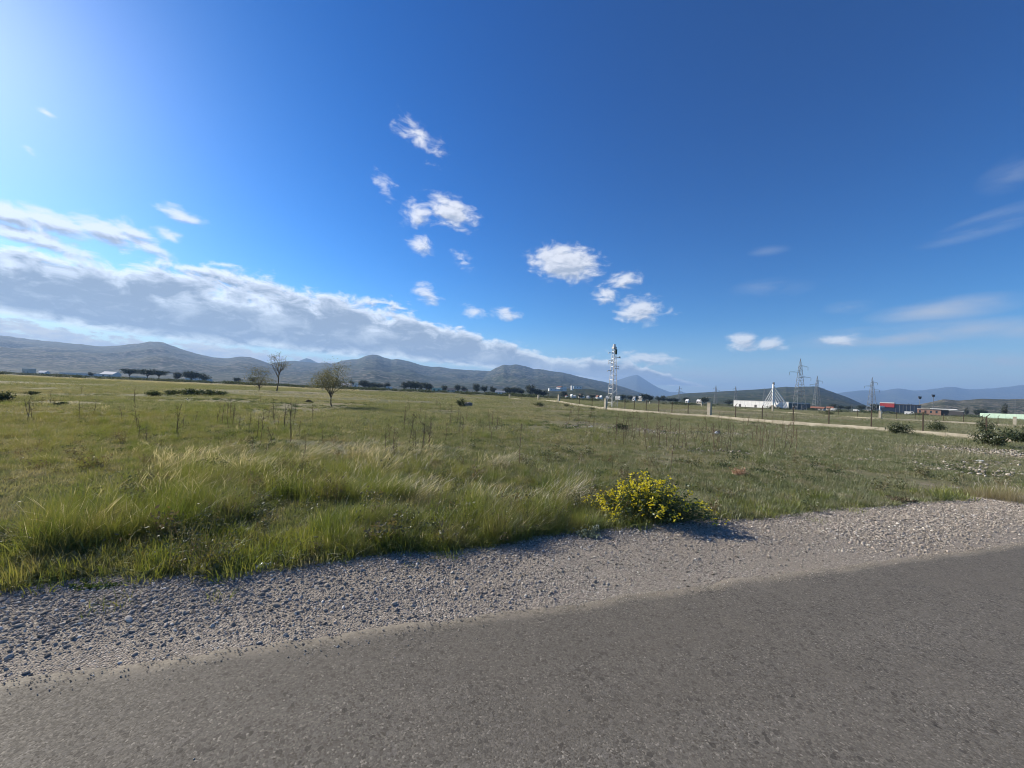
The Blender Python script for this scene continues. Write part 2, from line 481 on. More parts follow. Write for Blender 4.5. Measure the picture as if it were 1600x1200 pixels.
def m_asphalt(nt, b):
    p = nt.new('ShaderNodeNewGeometry').outputs['Position']
    v = nt.voro(p, 125.0); v2 = nt.voro(p, 52.0)
    n1, _ = nt.noise(p, 0.45, 5, 0.6)
    n2, _ = nt.noise(p, 3.0, 5, 0.65)
    n3, _ = nt.noise(p, 160.0, 3, 0.7)
    sv = nt.new('ShaderNodeSeparateColor'); nt.l.new(v.outputs['Color'], sv.inputs[0])
    c = nt.ramp(sv.outputs[0], [(0.0, (0.066, 0.058, 0.046)), (0.28, (0.117, 0.109, 0.092)), (0.68, (0.156, 0.147, 0.125)), (0.90, (0.198, 0.181, 0.149)), (0.97, (0.26, 0.24, 0.20)), (1.0, (0.37, 0.34, 0.285))])
    sv2 = nt.new('ShaderNodeSeparateColor'); nt.l.new(v2.outputs['Color'], sv2.inputs[0])
    c = nt.mix(nt.rng(sv2.outputs[1], 0.90, 0.97, 0, 0.55), c, (0.20, 0.185, 0.165))
    c = nt.mix(nt.rng(sv2.outputs[2], 0.91, 0.97, 0, 0.7), c, (0.030, 0.028, 0.026))
    c = nt.mix(nt.rng(n3, 0.50, 0.68, 0, 0.6), c, (0.040, 0.036, 0.032))
    c = nt.mix(nt.rng(n1, 0.35, 0.65, 0.0, 0.35), c, (0.124, 0.112, 0.090))
    c = nt.mix(nt.rng(n2, 0.42, 0.68, 0.0, 0.35), c, (0.182, 0.165, 0.135))
    # dust washed in from the shoulder
    dv = nt.vmath('DOT_PRODUCT', nt.vmath('SUBTRACT', p, (E0[0], E0[1], 0)), (SD[0], SD[1], 0))
    dust = nt.rng(nt.math('ADD', dv, nt.math('MULTIPLY', nt.math('SUBTRACT', n2, 0.5), 0.35)), -0.12, 0.05, 0.0, 0.55)
    c = nt.mix(dust, c, (0.24, 0.215, 0.18))
    # tyre paths and old stains run along the road
    av = nt.vmath('DOT_PRODUCT', p, (TD[0], TD[1], 0))
    lc = nt.new('ShaderNodeCombineXYZ'); nt.l.new(nt.math('MULTIPLY', av, 0.10), lc.inputs[0]); nt.l.new(nt.math('MULTIPLY', dv, 1.1), lc.inputs[1])
    n7, _ = nt.noise(lc.outputs[0], 1.0, 5, 0.6)
    c = nt.mix(nt.rng(n7, 0.38, 0.62, 0.0, 0.36), c, (0.098, 0.088, 0.071))
    n8, _ = nt.noise(p, 1.1, 4, 0.6, 0.6)
    c = nt.mix(nt.rng(n8, 0.62, 0.74, 0.0, 0.4), c, (0.19, 0.172, 0.135))
    # small tar spots
    n6, _ = nt.noise(p, 5.5, 2, 0.5)
    c = nt.mix(nt.rng(n6, 0.755, 0.775, 0, 0.75), c, (0.02, 0.019, 0.018))
    nt.l.new(c, b.inputs['Base Color'])
    nt.l.new(nt.rng(sv.outputs[1], 0, 1, 0.7, 0.95), b.inputs['Roughness'])
    bp = nt.new('ShaderNodeBump'); bp.inputs['Strength'].default_value = 0.5; bp.inputs['Distance'].default_value = 0.0014
    h = nt.math('MULTIPLY_ADD', v.outputs['Distance'], -1.0, nt.math('MULTIPLY', n3, 0.5))
    nt.l.new(h, bp.inputs['Height']); nt.l.new(bp.outputs[0], b.inputs['Normal'])
M_ASPHALT = mat('worn_asphalt', None, 0.8, 0.2, build=m_asphalt)

def m_grit(nt, b):
    p = nt.new('ShaderNodeNewGeometry').outputs['Position']
    v = nt.voro(p, 95.0)
    n1, _ = nt.noise(p, 1.2, 5, 0.65)
    sv = nt.new('ShaderNodeSeparateColor'); nt.l.new(v.outputs['Color'], sv.inputs[0])
    c = nt.ramp(sv.outputs[0], [(0, (0.13, 0.118, 0.10)), (0.4, (0.24, 0.215, 0.18)), (0.8, (0.34, 0.30, 0.25)), (1, (0.5, 0.46, 0.40))])
    c = nt.mix(nt.rng(n1, 0.38, 0.62, 0.1, 0.7), c, (0.285, 0.25, 0.20))
    nt.l.new(c, b.inputs['Base Color'])
    bp = nt.new('ShaderNodeBump'); bp.inputs['Strength'].default_value = 1.0; bp.inputs['Distance'].default_value = 0.008
    nt.l.new(nt.math('MULTIPLY', v.outputs['Distance'], -1.0), bp.inputs['Height']); nt.l.new(bp.outputs[0], b.inputs['Normal'])
M_GRIT = mat('dusty_grit', None, 0.95, 0.15, build=m_grit)

# ------------------------------------------------------------------ ground sheet, shoulder, road
def axis(lo, hi, n, k):
    u = np.linspace(-1, 1, n)
    a = np.sinh(k * u) / math.sinh(k)
    return np.where(a < 0, -a * lo, a * hi)
gx = axis(-24000, 24000, 421, 10.5)
gy = axis(-24000, 24000, 421, 10.5) + 6.0
GX, GY = np.meshgrid(gx, gy, indexing='ij')
GZ = hgt(GX, GY)
n = len(gx); m_ = len(gy)
ii = np.arange(n * m_).reshape(n, m_)
quads = np.stack([ii[:-1, :-1], ii[1:, :-1], ii[1:, 1:], ii[:-1, 1:]], -1).reshape(-1, 4)
tag(link('ground', np_mesh('ground', np.stack([GX, GY, GZ], -1).reshape(-1, 3), quads), M_FIELD, smooth=True), kind='structure')

def strip(name, ts, rows, material):
    """rows: list of (s array, z array) over ts"""
    V = []
    for s, z in rows:
        x, y = xy(s, ts); V.append(np.stack([x, y, z + 0 * ts], -1))
    V = np.stack(V, 0)
    a, b = V.shape[:2]
    ii = np.arange(a * b).reshape(a, b)
    q = np.stack([ii[:-1, :-1], ii[:-1, 1:], ii[1:, 1:], ii[1:, :-1]], -1).reshape(-1, 4)
    return link(name, np_mesh(name, V.reshape(-1, 3), q), material, smooth=True)
ts = np.concatenate([np.linspace(-160, -9, 60), np.linspace(-8.9, 26, 1400), np.linspace(26.5, 220, 100)])
edge = 0.075 * (fbm(ts * 1.7, ts * 0, 5, 1, 0.7) - 0.5) * 2 + 0.012 * (vnoise(ts * 23, ts * 0 + 5, 2) - 0.5)
rows = [(0 * ts - 7.2, -0.05), (0 * ts - 7.15, 0.0)] + [(0 * ts + s, 0.012 * (fbm(ts * 0.4, ts * 0 + s, 3) - 0.5)) for s in np.linspace(-6.8, -0.35, 12)]
rows += [(edge - 0.12, -0.001 + 0 * ts), (edge - 0.006, -0.003 + 0 * ts), (edge + 0.004, -0.03 + 0 * ts)]
tag(strip('road', ts, rows, M_ASPHALT), kind='structure')
def gravel_z(s, t):
    w = W(t)
    return -0.010 + 0.018 * (fbm(t * 2.2, s * 2.2, 4, 2) - 0.5) + 0.010 * sstep(s, 0.2, 0.8) - 0.07 * sstep(s, w - 0.05, w + 0.35)
rows = []
for k in np.linspace(-0.04, 1.0, 34):
    s = k * (W(ts) + 0.4); rows.append((s, gravel_z(s, ts)))
SHOULDER = tag(strip('gravel_shoulder', ts, rows, M_GRIT), kind='structure')

# ------------------------------------------------------------------ hills and mountains
def m_hill(rock, green, dark, scale):
    def f(nt, b):
        g = nt.new('ShaderNodeNewGeometry')
        p = g.outputs['Position']
        n1, _ = nt.noise(p, 0.0035 * scale, 6, 0.65)
        n2, _ = nt.noise(p, 0.022 * scale, 5, 0.7)
        n3, _ = nt.noise(p, 0.0012 * scale, 4, 0.6)
        c = nt.mix(nt.rng(n1, 0.40, 0.60), dark, green)
        c = nt.mix(nt.math('MULTIPLY', nt.rng(n2, 0.49, 0.58), nt.rng(n3, 0.38, 0.56, 0.25, 1.0)), c, rock)
        c = nt.mix(nt.math('MULTIPLY', nt.rng(n1, 0.60, 0.70), 0.7), c, (0.20, 0.17, 0.12))
        nt.l.new(c, b.inputs['Base Color'])
        bp = nt.new('ShaderNodeBump'); bp.inputs['Strength'].default_value = 0.8; bp.inputs['Distance'].default_value = 14.0 / scale
        nt.l.new(n2, bp.inputs['Height']); nt.l.new(bp.outputs[0], b.inputs['Normal'])
    return f
M_HILL = mat('scrub_hill', None, 0.95, 0.05, build=m_hill((0.17, 0.155, 0.12), (0.042, 0.056, 0.026), (0.018, 0.028, 0.015), 1.2))
M_HILL2 = mat('wooded_hill', None, 0.95, 0.05, build=m_hill((0.12, 0.11, 0.075), (0.045, 0.062, 0.028), (0.022, 0.032, 0.018), 2.5))
M_HILL3 = mat('stony_hill', None, 0.95, 0.05, build=m_hill((0.26, 0.23, 0.19), (0.085, 0.085, 0.05), (0.03, 0.04, 0.022), 5.0))

def hill(name, prof, D, foot, back, material, k=0, rough=1.0, nt_=48, extend=True):
    """ridge whose skyline stands at depth D above the profile pixels; foot and back are depths of its toe and rear"""
    pts = sorted(prof)
    px = np.linspace(pts[0][0], pts[-1][0], 360)
    py = np.interp(px, [p[0] for p in pts], [p[1] for p in pts])
    ker = np.array([1, 2, 3, 2, 1.0]); ker /= ker.sum()
    py = np.convolve(np.pad(py, 2, 'edge'), ker, 'valid')
    dirs = np.array([ray(a, b) for a, b in zip(px, py)])
    az_ = dirs[:, 0] / dirs[:, 1]; tz = dirs[:, 2] / dirs[:, 1]
    H = np.maximum(CAM_H + tz * D, 0.0)
    # stony little bumps on the skyline
    H = H * (1 + 0.02 * rough * (fbm(px * 0.12, px * 0, 4, k, 0.6) - 0.5) * 2) 
    v = np.concatenate([np.linspace(0, 1, nt_), np.linspace(1.03, 1.6, 8)])
    dep = np.where(v <= 1, foot + (D - foot) * v, D + (back - D) * (v - 1) / 0.6)
    P = []
    for vv, dd in zip(v, dep):
        x = az_ * dd; y = np.full_like(x, dd)
        if vv <= 1:
            prof_ = vv ** 1.35
            sc = D / 4500.0
            g = fbm(x / (420 * sc) + 3, y / (900 * sc) + k * 7, 5, k) - 0.5
            g2 = np.abs(fbm(x / (240 * sc), y / (520 * sc) + k * 3, 4, k + 1) - 0.5) * 2
            z = H * prof_ + H * (0.55 * g - 0.28 * (g2 - 0.3)) * rough * (vv * (1 - vv)) * 2.0
            z = np.minimum(z, (CAM_H + tz * dd * 0.985) if vv < 1 else H)
            z = np.maximum(z, -1.0)
            z = np.where(vv == 0, -2.0, z)
        else:
            z = H * (1 - ((vv - 1) / 0.6)) ** 1.0 - 2.0 * ((vv - 1) / 0.6)
        P.append(np.stack([x, y, z], -1))
    P = np.stack(P, 0); a, b = P.shape[:2]
    ii = np.arange(a * b).reshape(a, b)
    q = np.stack([ii[:-1, :-1], ii[:-1, 1:], ii[1:, 1:], ii[1:, :-1]], -1).reshape(-1, 4)
    return tag(link(name, np_mesh(name, P.reshape(-1, 3), q), material, smooth=True), kind='structure')

hill('mountain', [(-1500, 520), (-700, 505), (-300, 512), (0, 524), (56, 531), (103, 535.6), (159, 541.6), (187, 539.7), (215, 537), (234, 533.4), (246, 532.6), (257, 535.6), (277, 543.5), (300, 551), (324, 557), (350, 560.4), (375, 557), (390, 557), (412, 564.7), (440, 575), (470, 588), (500, 600), (520, 604)],
     4200, 1500, 6000, M_HILL, 0)
hill('mountain', [(330, 600), (380, 585), (412, 572), (431, 566.6), (445, 564.5), (461, 563.4), (480, 566), (497, 567), (510, 566.6), (521, 568.4), (536, 563.4), (559, 561), (572, 556), (580, 554.3), (587, 554), (600, 558.5), (613, 562), (624, 561), (641, 565), (660, 571), (675, 573.5), (690, 573), (701, 576), (731, 578), (765, 579.5), (800, 586), (850, 600), (880, 614)],
     4900, 1500, 6500, M_HILL, 1)
hill('mountain', [(700, 606), (740, 592), (765, 580), (776, 574), (787, 570), (797, 571), (804, 569), (821, 572), (834, 576.5), (842, 576), (866, 580.6), (880, 582), (916, 591), (950, 598), (972, 604), (1000, 613.4), (1023, 620), (1050, 625)],
     4600, 1700, 6300, M_HILL, 2)
hill('mountain_peak', [(455, 580), (469, 563), (474, 561), (479, 559.6), (485, 561), (497, 567), (515, 580), (530, 590)], 8200, 6400, 10000, M_HILL, 3, nt_=20)
hill('mountain_peak', [(925, 617), (950, 602), (965, 594), (980, 589), (990, 586.5), (995, 586), (1000, 588), (1010, 594.7), (1029, 606), (1047, 612.5), (1066, 612.5), (1085, 617), (1120, 625), (1160, 629)], 12500, 8500, 15500, M_HILL, 0, 0.5, nt_=24)
hill('hill', [(1015, 624), (1038, 620), (1066, 615), (1094, 613.4), (1137, 611), (1175, 609), (1200, 607), (1212, 606), (1229, 604), (1242, 605), (1256, 604), (1269, 603.6), (1278, 604.4), (1297, 611), (1325, 621), (1347, 631), (1359, 635.5), (1372, 638.5)],
     2300, 900, 3100, M_HILL2, 1, 0.8)
hill('mountain', [(1255, 630), (1280, 622), (1309, 614), (1347, 609.7), (1375, 611), (1405, 606.5), (1431, 611), (1459, 607.5), (1487, 603.7), (1515, 609), (1553, 606.5), (1581, 603.7), (1600, 601), (1700, 590), (1900, 600), (2200, 590), (3000, 640)],
     9500, 6200, 13000, M_HILL, 2, 0.8)
hill('hill', [(1405, 640), (1422, 635), (1445, 630), (1465, 626), (1474, 623.5), (1485, 624.5), (1497, 626), (1515, 624.5), (1534, 623), (1572, 624), (1600, 623), (1700, 624), (1900, 632), (2100, 650), (2300, 672)],
     1150, 620, 1700, M_HILL3, 3, 0.8, nt_=32)
hill('hill', [(760, 616), (800, 613), (840, 609.5), (870, 607.5), (900, 606.5), (930, 609), (955, 615), (985, 622), (1010, 624)],
     1150, 700, 1500, M_HILL2, 0, 0.6, nt_=24)

# ------------------------------------------------------------------ the hazy air
hz = MB().box(-19000, 19000, -2000, 19000, -5, 900).build('haze', None)
tag(hz, kind='stuff')
M_HAZE = bpy.data.materials.new('haze_air'); M_HAZE.use_nodes = True
_t = NT(M_HAZE.node_tree); _t.n.clear()
pv = _t.new('ShaderNodeVolumePrincipled')
pv.inputs['Color'].default_value = (0.36, 0.60, 1.0, 1)
pv.inputs['Density'].default_value = HAZE
pv.inputs['Anisotropy'].default_value = 0.1
_o2 = _t.new('ShaderNodeOutputMaterial'); _t.l.new(pv.outputs[0], _o2.inputs['Volume'])
hz.data.materials.append(M_HAZE)

# ------------------------------------------------------------------ scattering: one object, instances made by geometry nodes
def proto_collection(name, meshes, material):
    c = bpy.data.collections.new(name)
    for i, me in enumerate(meshes):
        if material is not None and not me.materials: me.materials.append(material)
        o = bpy.data.objects.new('%s_%03d' % (name, i), me); c.objects.link(o)
    return c
def scatter(name, coll, pts, rot, scl, idx, parent=None):
    n = len(pts)
    me = bpy.data.meshes.new(name)
    me.vertices.add(n); me.vertices.foreach_set('co', np.asarray(pts, np.float32).ravel())
    for k, typ, data in (('rot', 'FLOAT_VECTOR', rot), ('scl', 'FLOAT_VECTOR', scl)):
        a = me.attributes.new(k, typ, 'POINT'); a.data.foreach_set('vector', np.asarray(data, np.float32).ravel())
    a = me.attributes.new('idx', 'INT', 'POINT'); a.data.foreach_set('value', np.asarray(idx, np.int32))
    me.update()
    o = link(name, me, None, parent)
    g = bpy.data.node_groups.new(name + '_scatter', 'GeometryNodeTree')
    g.interface.new_socket('Geometry', in_out='INPUT', socket_type='NodeSocketGeometry')
    g.interface.new_socket('Geometry', in_out='OUTPUT', socket_type='NodeSocketGeometry')
    nd, lk = g.nodes, g.links
    gi = nd.new('NodeGroupInput'); go = nd.new('NodeGroupOutput')
    ci = nd.new('GeometryNodeCollectionInfo'); ci.inputs['Collection'].default_value = coll
    ci.inputs['Separate Children'].default_value = True; ci.inputs['Reset Children'].default_value = True
    ip = nd.new('GeometryNodeInstanceOnPoints'); ip.inputs['Pick Instance'].default_value = True
    def na(nm, t):
        q = nd.new('GeometryNodeInputNamedAttribute'); q.data_type = t; q.inputs['Name'].default_value = nm
        return [s for s in q.outputs if s.enabled][0]
    lk.new(gi.outputs[0], ip.inputs['Points']); lk.new(ci.outputs[0], ip.inputs['Instance'])
    lk.new(na('idx', 'INT'), ip.inputs['Instance Index'])
    lk.new(na('rot', 'FLOAT_VECTOR'), ip.inputs['Rotation'])
    lk.new(na('scl', 'FLOAT_VECTOR'), ip.inputs['Scale'])
    lk.new(ip.outputs[0], go.inputs[0])
    md = o.modifiers.new('scatter', 'NODES'); md.node_group = g
    return tag(o, kind='stuff')

# ------------------------------------------------------------------ stones of the shoulder
def stone_mesh(seed, flat=0.62, sub=2):
    r = np.random.default_rng(seed)
    bm = bmesh.new(); bmesh.ops.create_icosphere(bm, subdivisions=sub, radius=1.0)
    ax = r.normal(size=(7, 3)); ax /= np.linalg.norm(ax, axis=1)[:, None]
    cut = r.uniform(0.55, 0.9, 7)
    for v in bm.verts:
        p = np.array(v.co)
        for a, c in zip(ax, cut):                       # broken faces
            d = p @ a
            if d > c: p = p - a * (d - c)
        p = p * np.array([1.0, r.uniform(0.7, 0.95) if False else 0.82, flat]) * (1 + r.normal(0, 0.03))
        v.co = p
    me = bpy.data.meshes.new('stone'); bm.to_mesh(me); bm.free()
    return me
def m_stone(nt, b):
    rnd = nt.new('ShaderNodeObjectInfo').outputs['Random']
    p = nt.new('ShaderNodeTexCoord').outputs['Object']
    c = nt.ramp(rnd, [(0.0, (0.14, 0.125, 0.105)), (0.2, (0.27, 0.24, 0.20)), (0.45, (0.37, 0.335, 0.285)), (0.62, (0.31, 0.27, 0.22)), (0.78, (0.46, 0.42, 0.36)), (0.9, (0.40, 0.33, 0.275)), (0.97, (0.62, 0.58, 0.50)), (1.0, (0.74, 0.70, 0.63))])
    n, _ = nt.noise(p, 3.0, 4, 0.6)
    c = nt.mix(nt.rng(n, 0.4, 0.7, 0, 0.4), c, (0.17, 0.15, 0.12))
    nt.l.new(c, b.inputs['Base Color'])
M_STONE = mat('limestone_chip', None, 0.95, 0.08, build=m_stone)
stones = [stone_mesh(s, f) for s, f in zip(range(10), (.6, .5, .7, .55, .65, .45, .72, .6, .52, .68))]
STC = proto_collection('stone_kind', stones, M_STONE)

def gravel_points(nn, t0, t1, smin, smax, bias):
    t = rng.uniform(t0, t1, nn); u = rng.random(nn) ** bias
    s = smin + u * (W(t) + smax - smin)
    # fewer towards the asphalt and in wheel-worn patches
    keep = rng.random(nn) < np.clip(2.6 * (fbm(t * 0.55, s * 1.5, 4, 1) - .36) * (0.25 + .75 * sstep(s, 0.0, 0.55)) + 0.45 * sstep(s, 0.5, 1.1), 0.10 + .30 * sstep(t, 1.0, 4.0) * sstep(s, .25, .6), 1)
    t, s = t[keep], s[keep]
    x, y = xy(s, t)
    return x, y, gravel_z(s, t), s
# dense near the camera, thinner with distance
P = []; S = []
for (nn, t0, t1, rmin, rmax, bias) in ((150000, -4.2, 5.0, .003, .0085, 0.9), (75000, 5.0, 12.0, .005, .011, 0.9), (21000, -4.2, 5.0, .007, .017, 0.75), (36000, 5, 12, .008, .019, 0.75), (28000, 12, 26, .010, .020, 0.8), (1500, -4.2, 9.0, .013, .020, 0.7), (9000, 26, 70, .02, .04, 0.8)):
    x, y, z, s = gravel_points(nn, t0, t1, -0.03, 0.12, bias)
    r = rmin + (rmax - rmin) * rng.random(len(x)) ** 2.2
    P.append(np.stack([x, y, z + r * 0.18], -1)); S.append(r)
P = np.concatenate(P); S = np.concatenate(S); n = len(P)
rot = np.stack([rng.normal(0, .35, n), rng.normal(0, .35, n), rng.uniform(0, 6.283, n)], -1)
scl = S[:, None] * np.stack([rng.uniform(.8, 1.35, n), rng.uniform(.75, 1.15, n), rng.uniform(.7, 1.1, n)], -1)
scatter('gravel', STC, P, rot, scl, rng.integers(0, 10, n), SHOULDER)
# crumbs that lie on the asphalt edge
nn = 5500
t = rng.uniform(-4, 16, nn); s = -np.abs(rng.normal(0, 1, nn)) * (.02 + .16 * fbm(t * 1.9, t * 0 + 8, 4, 2) ** 2) - 0.002 - (rng.random(nn) < 0.05) * rng.random(nn) * 1.2
x, y = xy(s, t); r = .0016 + .004 * rng.random(nn) ** 2
ROADO = bpy.data.objects['road']
scatter('grit_crumbs', STC, np.stack([x, y, r * 0.3 + 0.001], -1), np.stack([rng.normal(0, .3, nn), rng.normal(0, .3, nn), rng.uniform(0, 6.3, nn)], -1), np.repeat(r[:, None], 3, 1), rng.integers(0, 10, nn), ROADO)
# the larger stones, each its own piece of the shoulder
k = 0
while k < 260:
    t = rng.uniform(-3.6, 9.5) if rng.random() < .8 else rng.uniform(9.5, 16); w = float(W(t)); s = rng.uniform(0.02, 1) ** .75 * w
    x, y = xy(s, t); px, py = proj(np.array(x), np.array(y), 0.0)
    if not (-20 < px < 1620 and py < 1190): continue
    r = rng.uniform(.011, .020) if rng.random() < .9 else rng.uniform(.020, .030)
    o = link('stone', stones[k % 10], None, SHOULDER, (x, y, float(gravel_z(s, t)) + r * .18))
    o.rotation_euler = (rng.normal(0, .25), rng.normal(0, .25), rng.uniform(0, 6.28)); o.scale = (r * rng.uniform(.9, 1.25), r * rng.uniform(.75, 1.05), r * rng.uniform(.75, 1.1))
    k += 1

# ------------------------------------------------------------------ grass
def blades(n, rad, hmin, hmax, wid, lean, wind, segs=4, seed=0, hp=1.0, head=False, curl=1.0):
    """n tapered ribbons in a tuft; wind = mean lean towards +x (local)"""
    r = np.random.default_rng(seed)
    a = r.uniform(0, 6.283, n); q = rad * np.sqrt(r.random(n))
    bx, by = q * np.cos(a), q * np.sin(a)
    h = hmin + (hmax - hmin) * r.random(n) ** hp
    la = r.uniform(0, 6.283, n); lm = np.abs(r.normal(0, lean, n))
    lx = lm * np.cos(la) + wind * r.uniform(.5, 1.4, n) + .5 * bx / max(rad, 1e-6) * lean; ly = lm * np.sin(la) + .5 * by / max(rad, 1e-6) * lean
    fa = r.uniform(0, 6.283, n); fx, fy = np.cos(fa), np.sin(fa)
    w = wid * r.uniform(.6, 1.3, n)
    V = np.zeros((n, segs + 1, 2, 3)); T = np.zeros((n, segs + 1, 2)); Hd = np.zeros((n, segs + 1, 2))
    for k in range(segs + 1):
        t = k / segs
        L = np.hypot(lx, ly)
        zz = h * (t - .30 * np.minimum(L, 1.3) * t ** 2.2 * curl)
        ox = lx * h * t ** 1.7 * .8; oy = ly * h * t ** 1.7 * .8
        if head:
            ww = np.where(t > 0.66, 3.4 * np.sin(math.pi * min((t - .66) / .34, .985)) + .25, .45)
        else:
            ww = (1 - t ** 1.6) * .95 + .05
        V[:, k, 0] = np.stack([bx + ox - fx * w * ww, by + oy - fy * w * ww, zz], -1)
        V[:, k, 1] = np.stack([bx + ox + fx * w * ww, by + oy + fy * w * ww, zz], -1)
        T[:, k] = t; Hd[:, k] = 1.0 if (head and t > 0.62) else 0.0
    ii = np.arange(n * (segs + 1) * 2).reshape(n, segs + 1, 2)
    q = np.stack([ii[:, :-1, 0], ii[:, :-1, 1], ii[:, 1:, 1], ii[:, 1:, 0]], -1).reshape(-1, 4)
    return V.reshape(-1, 3), q, T.ravel(), Hd.ravel()
def tuft(name, parts):
    V = []; Q = []; T = []; H = []; b = 0
    for (v, q, t, h) in parts:
        V.append(v); Q.append(q + b); T.append(t); H.append(h); b += len(v)
    return np_mesh(name, np.concatenate(V), np.concatenate(Q), {'tip': np.concatenate(T), 'seed': np.concatenate(H)})

def leafy(nt, b, color, trans=0.45, rough=0.55):
    """thin leaves: reflect and let light through"""
    nt.n.remove(b)
    d = nt.new('ShaderNodeBsdfDiffuse'); tr = nt.new('ShaderNodeBsdfTranslucent')
    nt.l.new(color, d.inputs[0])
    nt.l.new(nt.mix(1.0, color, (1.18, 1.12, 0.62), 'MULTIPLY'), tr.inputs[0])
    mx = nt.new('ShaderNodeMixShader'); mx.inputs[0].default_value = trans
    nt.l.new(d.outputs[0], mx.inputs[1]); nt.l.new(tr.outputs[0], mx.inputs[2])
    gl = nt.new('ShaderNodeBsdfGlossy'); gl.inputs['Roughness'].default_value = rough
    gl.inputs['Color'].default_value = (.9, .95, 1, 1)
    m2 = nt.new('ShaderNodeMixShader'); m2.inputs[0].default_value = 0.05
    nt.l.new(mx.outputs[0], m2.inputs[1]); nt.l.new(gl.outputs[0], m2.inputs[2])
    nt.l.new(m2.outputs[0], nt.n['Material Output'].inputs['Surface'])
def m_grass(c_lo, c_mid, c_hi, dry, dryk, seedc=(0.42, 0.36, 0.25), trans=0.45):
    def f(nt, b):
        p = nt.new('ShaderNodeNewGeometry').outputs['Position']
        rnd = nt.new('ShaderNodeObjectInfo').outputs['Random']
        n1, _ = nt.noise(p, 0.35, 4, 0.6); n2, _ = nt.noise(p, 2.6, 3, 0.6); n4, _ = nt.noise(p, 0.06, 4, 0.6)
        v = nt.math('MULTIPLY_ADD', rnd, 0.55, nt.math('MULTIPLY_ADD', n1, 0.40, nt.math('MULTIPLY', n2, 0.35)))
        c = nt.ramp(v, [(0.30, c_lo), (0.55, c_mid), (0.80, c_hi)])
        dr = nt.math('ADD', nt.math('MULTIPLY', nt.rng(nt.math('ADD', n2, nt.math('MULTIPLY', nt.math('SUBTRACT', n4, 0.5), 0.9)), 0.44, 0.66), dryk), nt.math('MULTIPLY', nt.rng(rnd, 0.80, 1.0), dryk * 0.8), clamp=True)
        c = nt.mix(dr, c, dry)
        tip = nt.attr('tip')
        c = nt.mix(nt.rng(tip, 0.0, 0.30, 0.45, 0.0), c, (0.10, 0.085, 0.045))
        c = nt.mix(nt.attr('seed'), c, seedc)
        leafy(nt, b, c, trans)
    return f
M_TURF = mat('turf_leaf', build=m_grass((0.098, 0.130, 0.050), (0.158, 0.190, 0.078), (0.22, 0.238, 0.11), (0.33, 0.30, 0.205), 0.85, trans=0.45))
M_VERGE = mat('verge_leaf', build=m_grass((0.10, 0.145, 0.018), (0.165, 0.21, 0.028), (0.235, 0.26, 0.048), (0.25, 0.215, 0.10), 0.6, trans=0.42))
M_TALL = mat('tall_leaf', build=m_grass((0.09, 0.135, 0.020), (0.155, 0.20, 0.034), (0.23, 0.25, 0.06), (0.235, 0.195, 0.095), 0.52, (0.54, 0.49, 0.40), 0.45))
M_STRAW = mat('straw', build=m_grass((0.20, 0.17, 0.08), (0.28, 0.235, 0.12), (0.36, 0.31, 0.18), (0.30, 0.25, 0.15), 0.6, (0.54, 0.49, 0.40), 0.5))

short = [tuft('t', [blades(52, .15, .02, .095, .0031, .85, .1, 3, 20 + i), blades(14, .15, .03, .05, .005, 1.2, .1, 2, 40 + i)]) for i in range(5)]
C_SHORT = proto_collection('turf_kind', short, M_TURF)
mid = [tuft('t', [blades(230, .55, .03, .17, .0036, .75, .12, 3, 60 + i, 2.4), blades(60, .55, .02, .06, .011, 1.1, .1, 2, 80 + i)]) for i in range(4)]
C_MID = proto_collection('sward_kind', mid, M_TURF)
far_ = [tuft('t', [blades(260, 1.7, .04, .17, .012, .7, .15, 2, 100 + i, 1.8)]) for i in range(4)]
C_FAR = proto_collection('far_sward_kind', far_, M_TURF)
verge = [tuft('t', [blades(60, .13, .04, .19, .0034, .75, .2, 4, 120 + i, 1.2), blades(18, .15, .03, .09, .0055, 1.2, .1, 3, 140 + i)]) for i in range(5)]
C_VERGE = proto_collection('verge_kind', verge, M_VERGE)
tall = [tuft('t', [blades((105, 65, 130, 45, 85, 34)[i], .17, .10, (.50, .42, .56, .38, .60, .46)[i], (.0021, .0030, .0018, .0046, .0020, .0026)[i], (.55, .8, .45, .9, .6, .75)[i], (.05, .0, .12, .0, .15, .0)[i], 6, 160 + i, (.9, 1.3, .8, 1.2, 1, 1)[i]), blades((50, 60, 40, 80, 50, 90)[i], .2, .04, .22, .0024, .9, .05, 4, 180 + i), blades((0, 2, 0, 1, 2, 4)[i], .15, .30, .60, .0006, .35, .35, 7, 200 + i, 1, True)]) for i in range(6)]
C_TALL = proto_collection('tall_kind', tall, M_TALL)
feather = [tuft('t', [blades((22, 14, 26, 9, 16)[i], .2, .30, .64, .0009, .36, (.85, .6, .9, .4, .7)[i], 8, 220 + i, .9, True), blades(26, .2, .12, .42, .0013, .6, .35, 5, 240 + i)]) for i in range(5)]
straw_t = [tuft('t', [blades(260, .26, .10, .42, .0016, .55, .15, 5, 260 + i), blades(8, .2, .25, .45, .0009, .4, .4, 7, 270 + i, 1, True)]) for i in range(3)]
for me in straw_t: me.materials.append(M_STRAW)
C_FEATH = proto_collection('feather_kind', feather, M_STRAW)

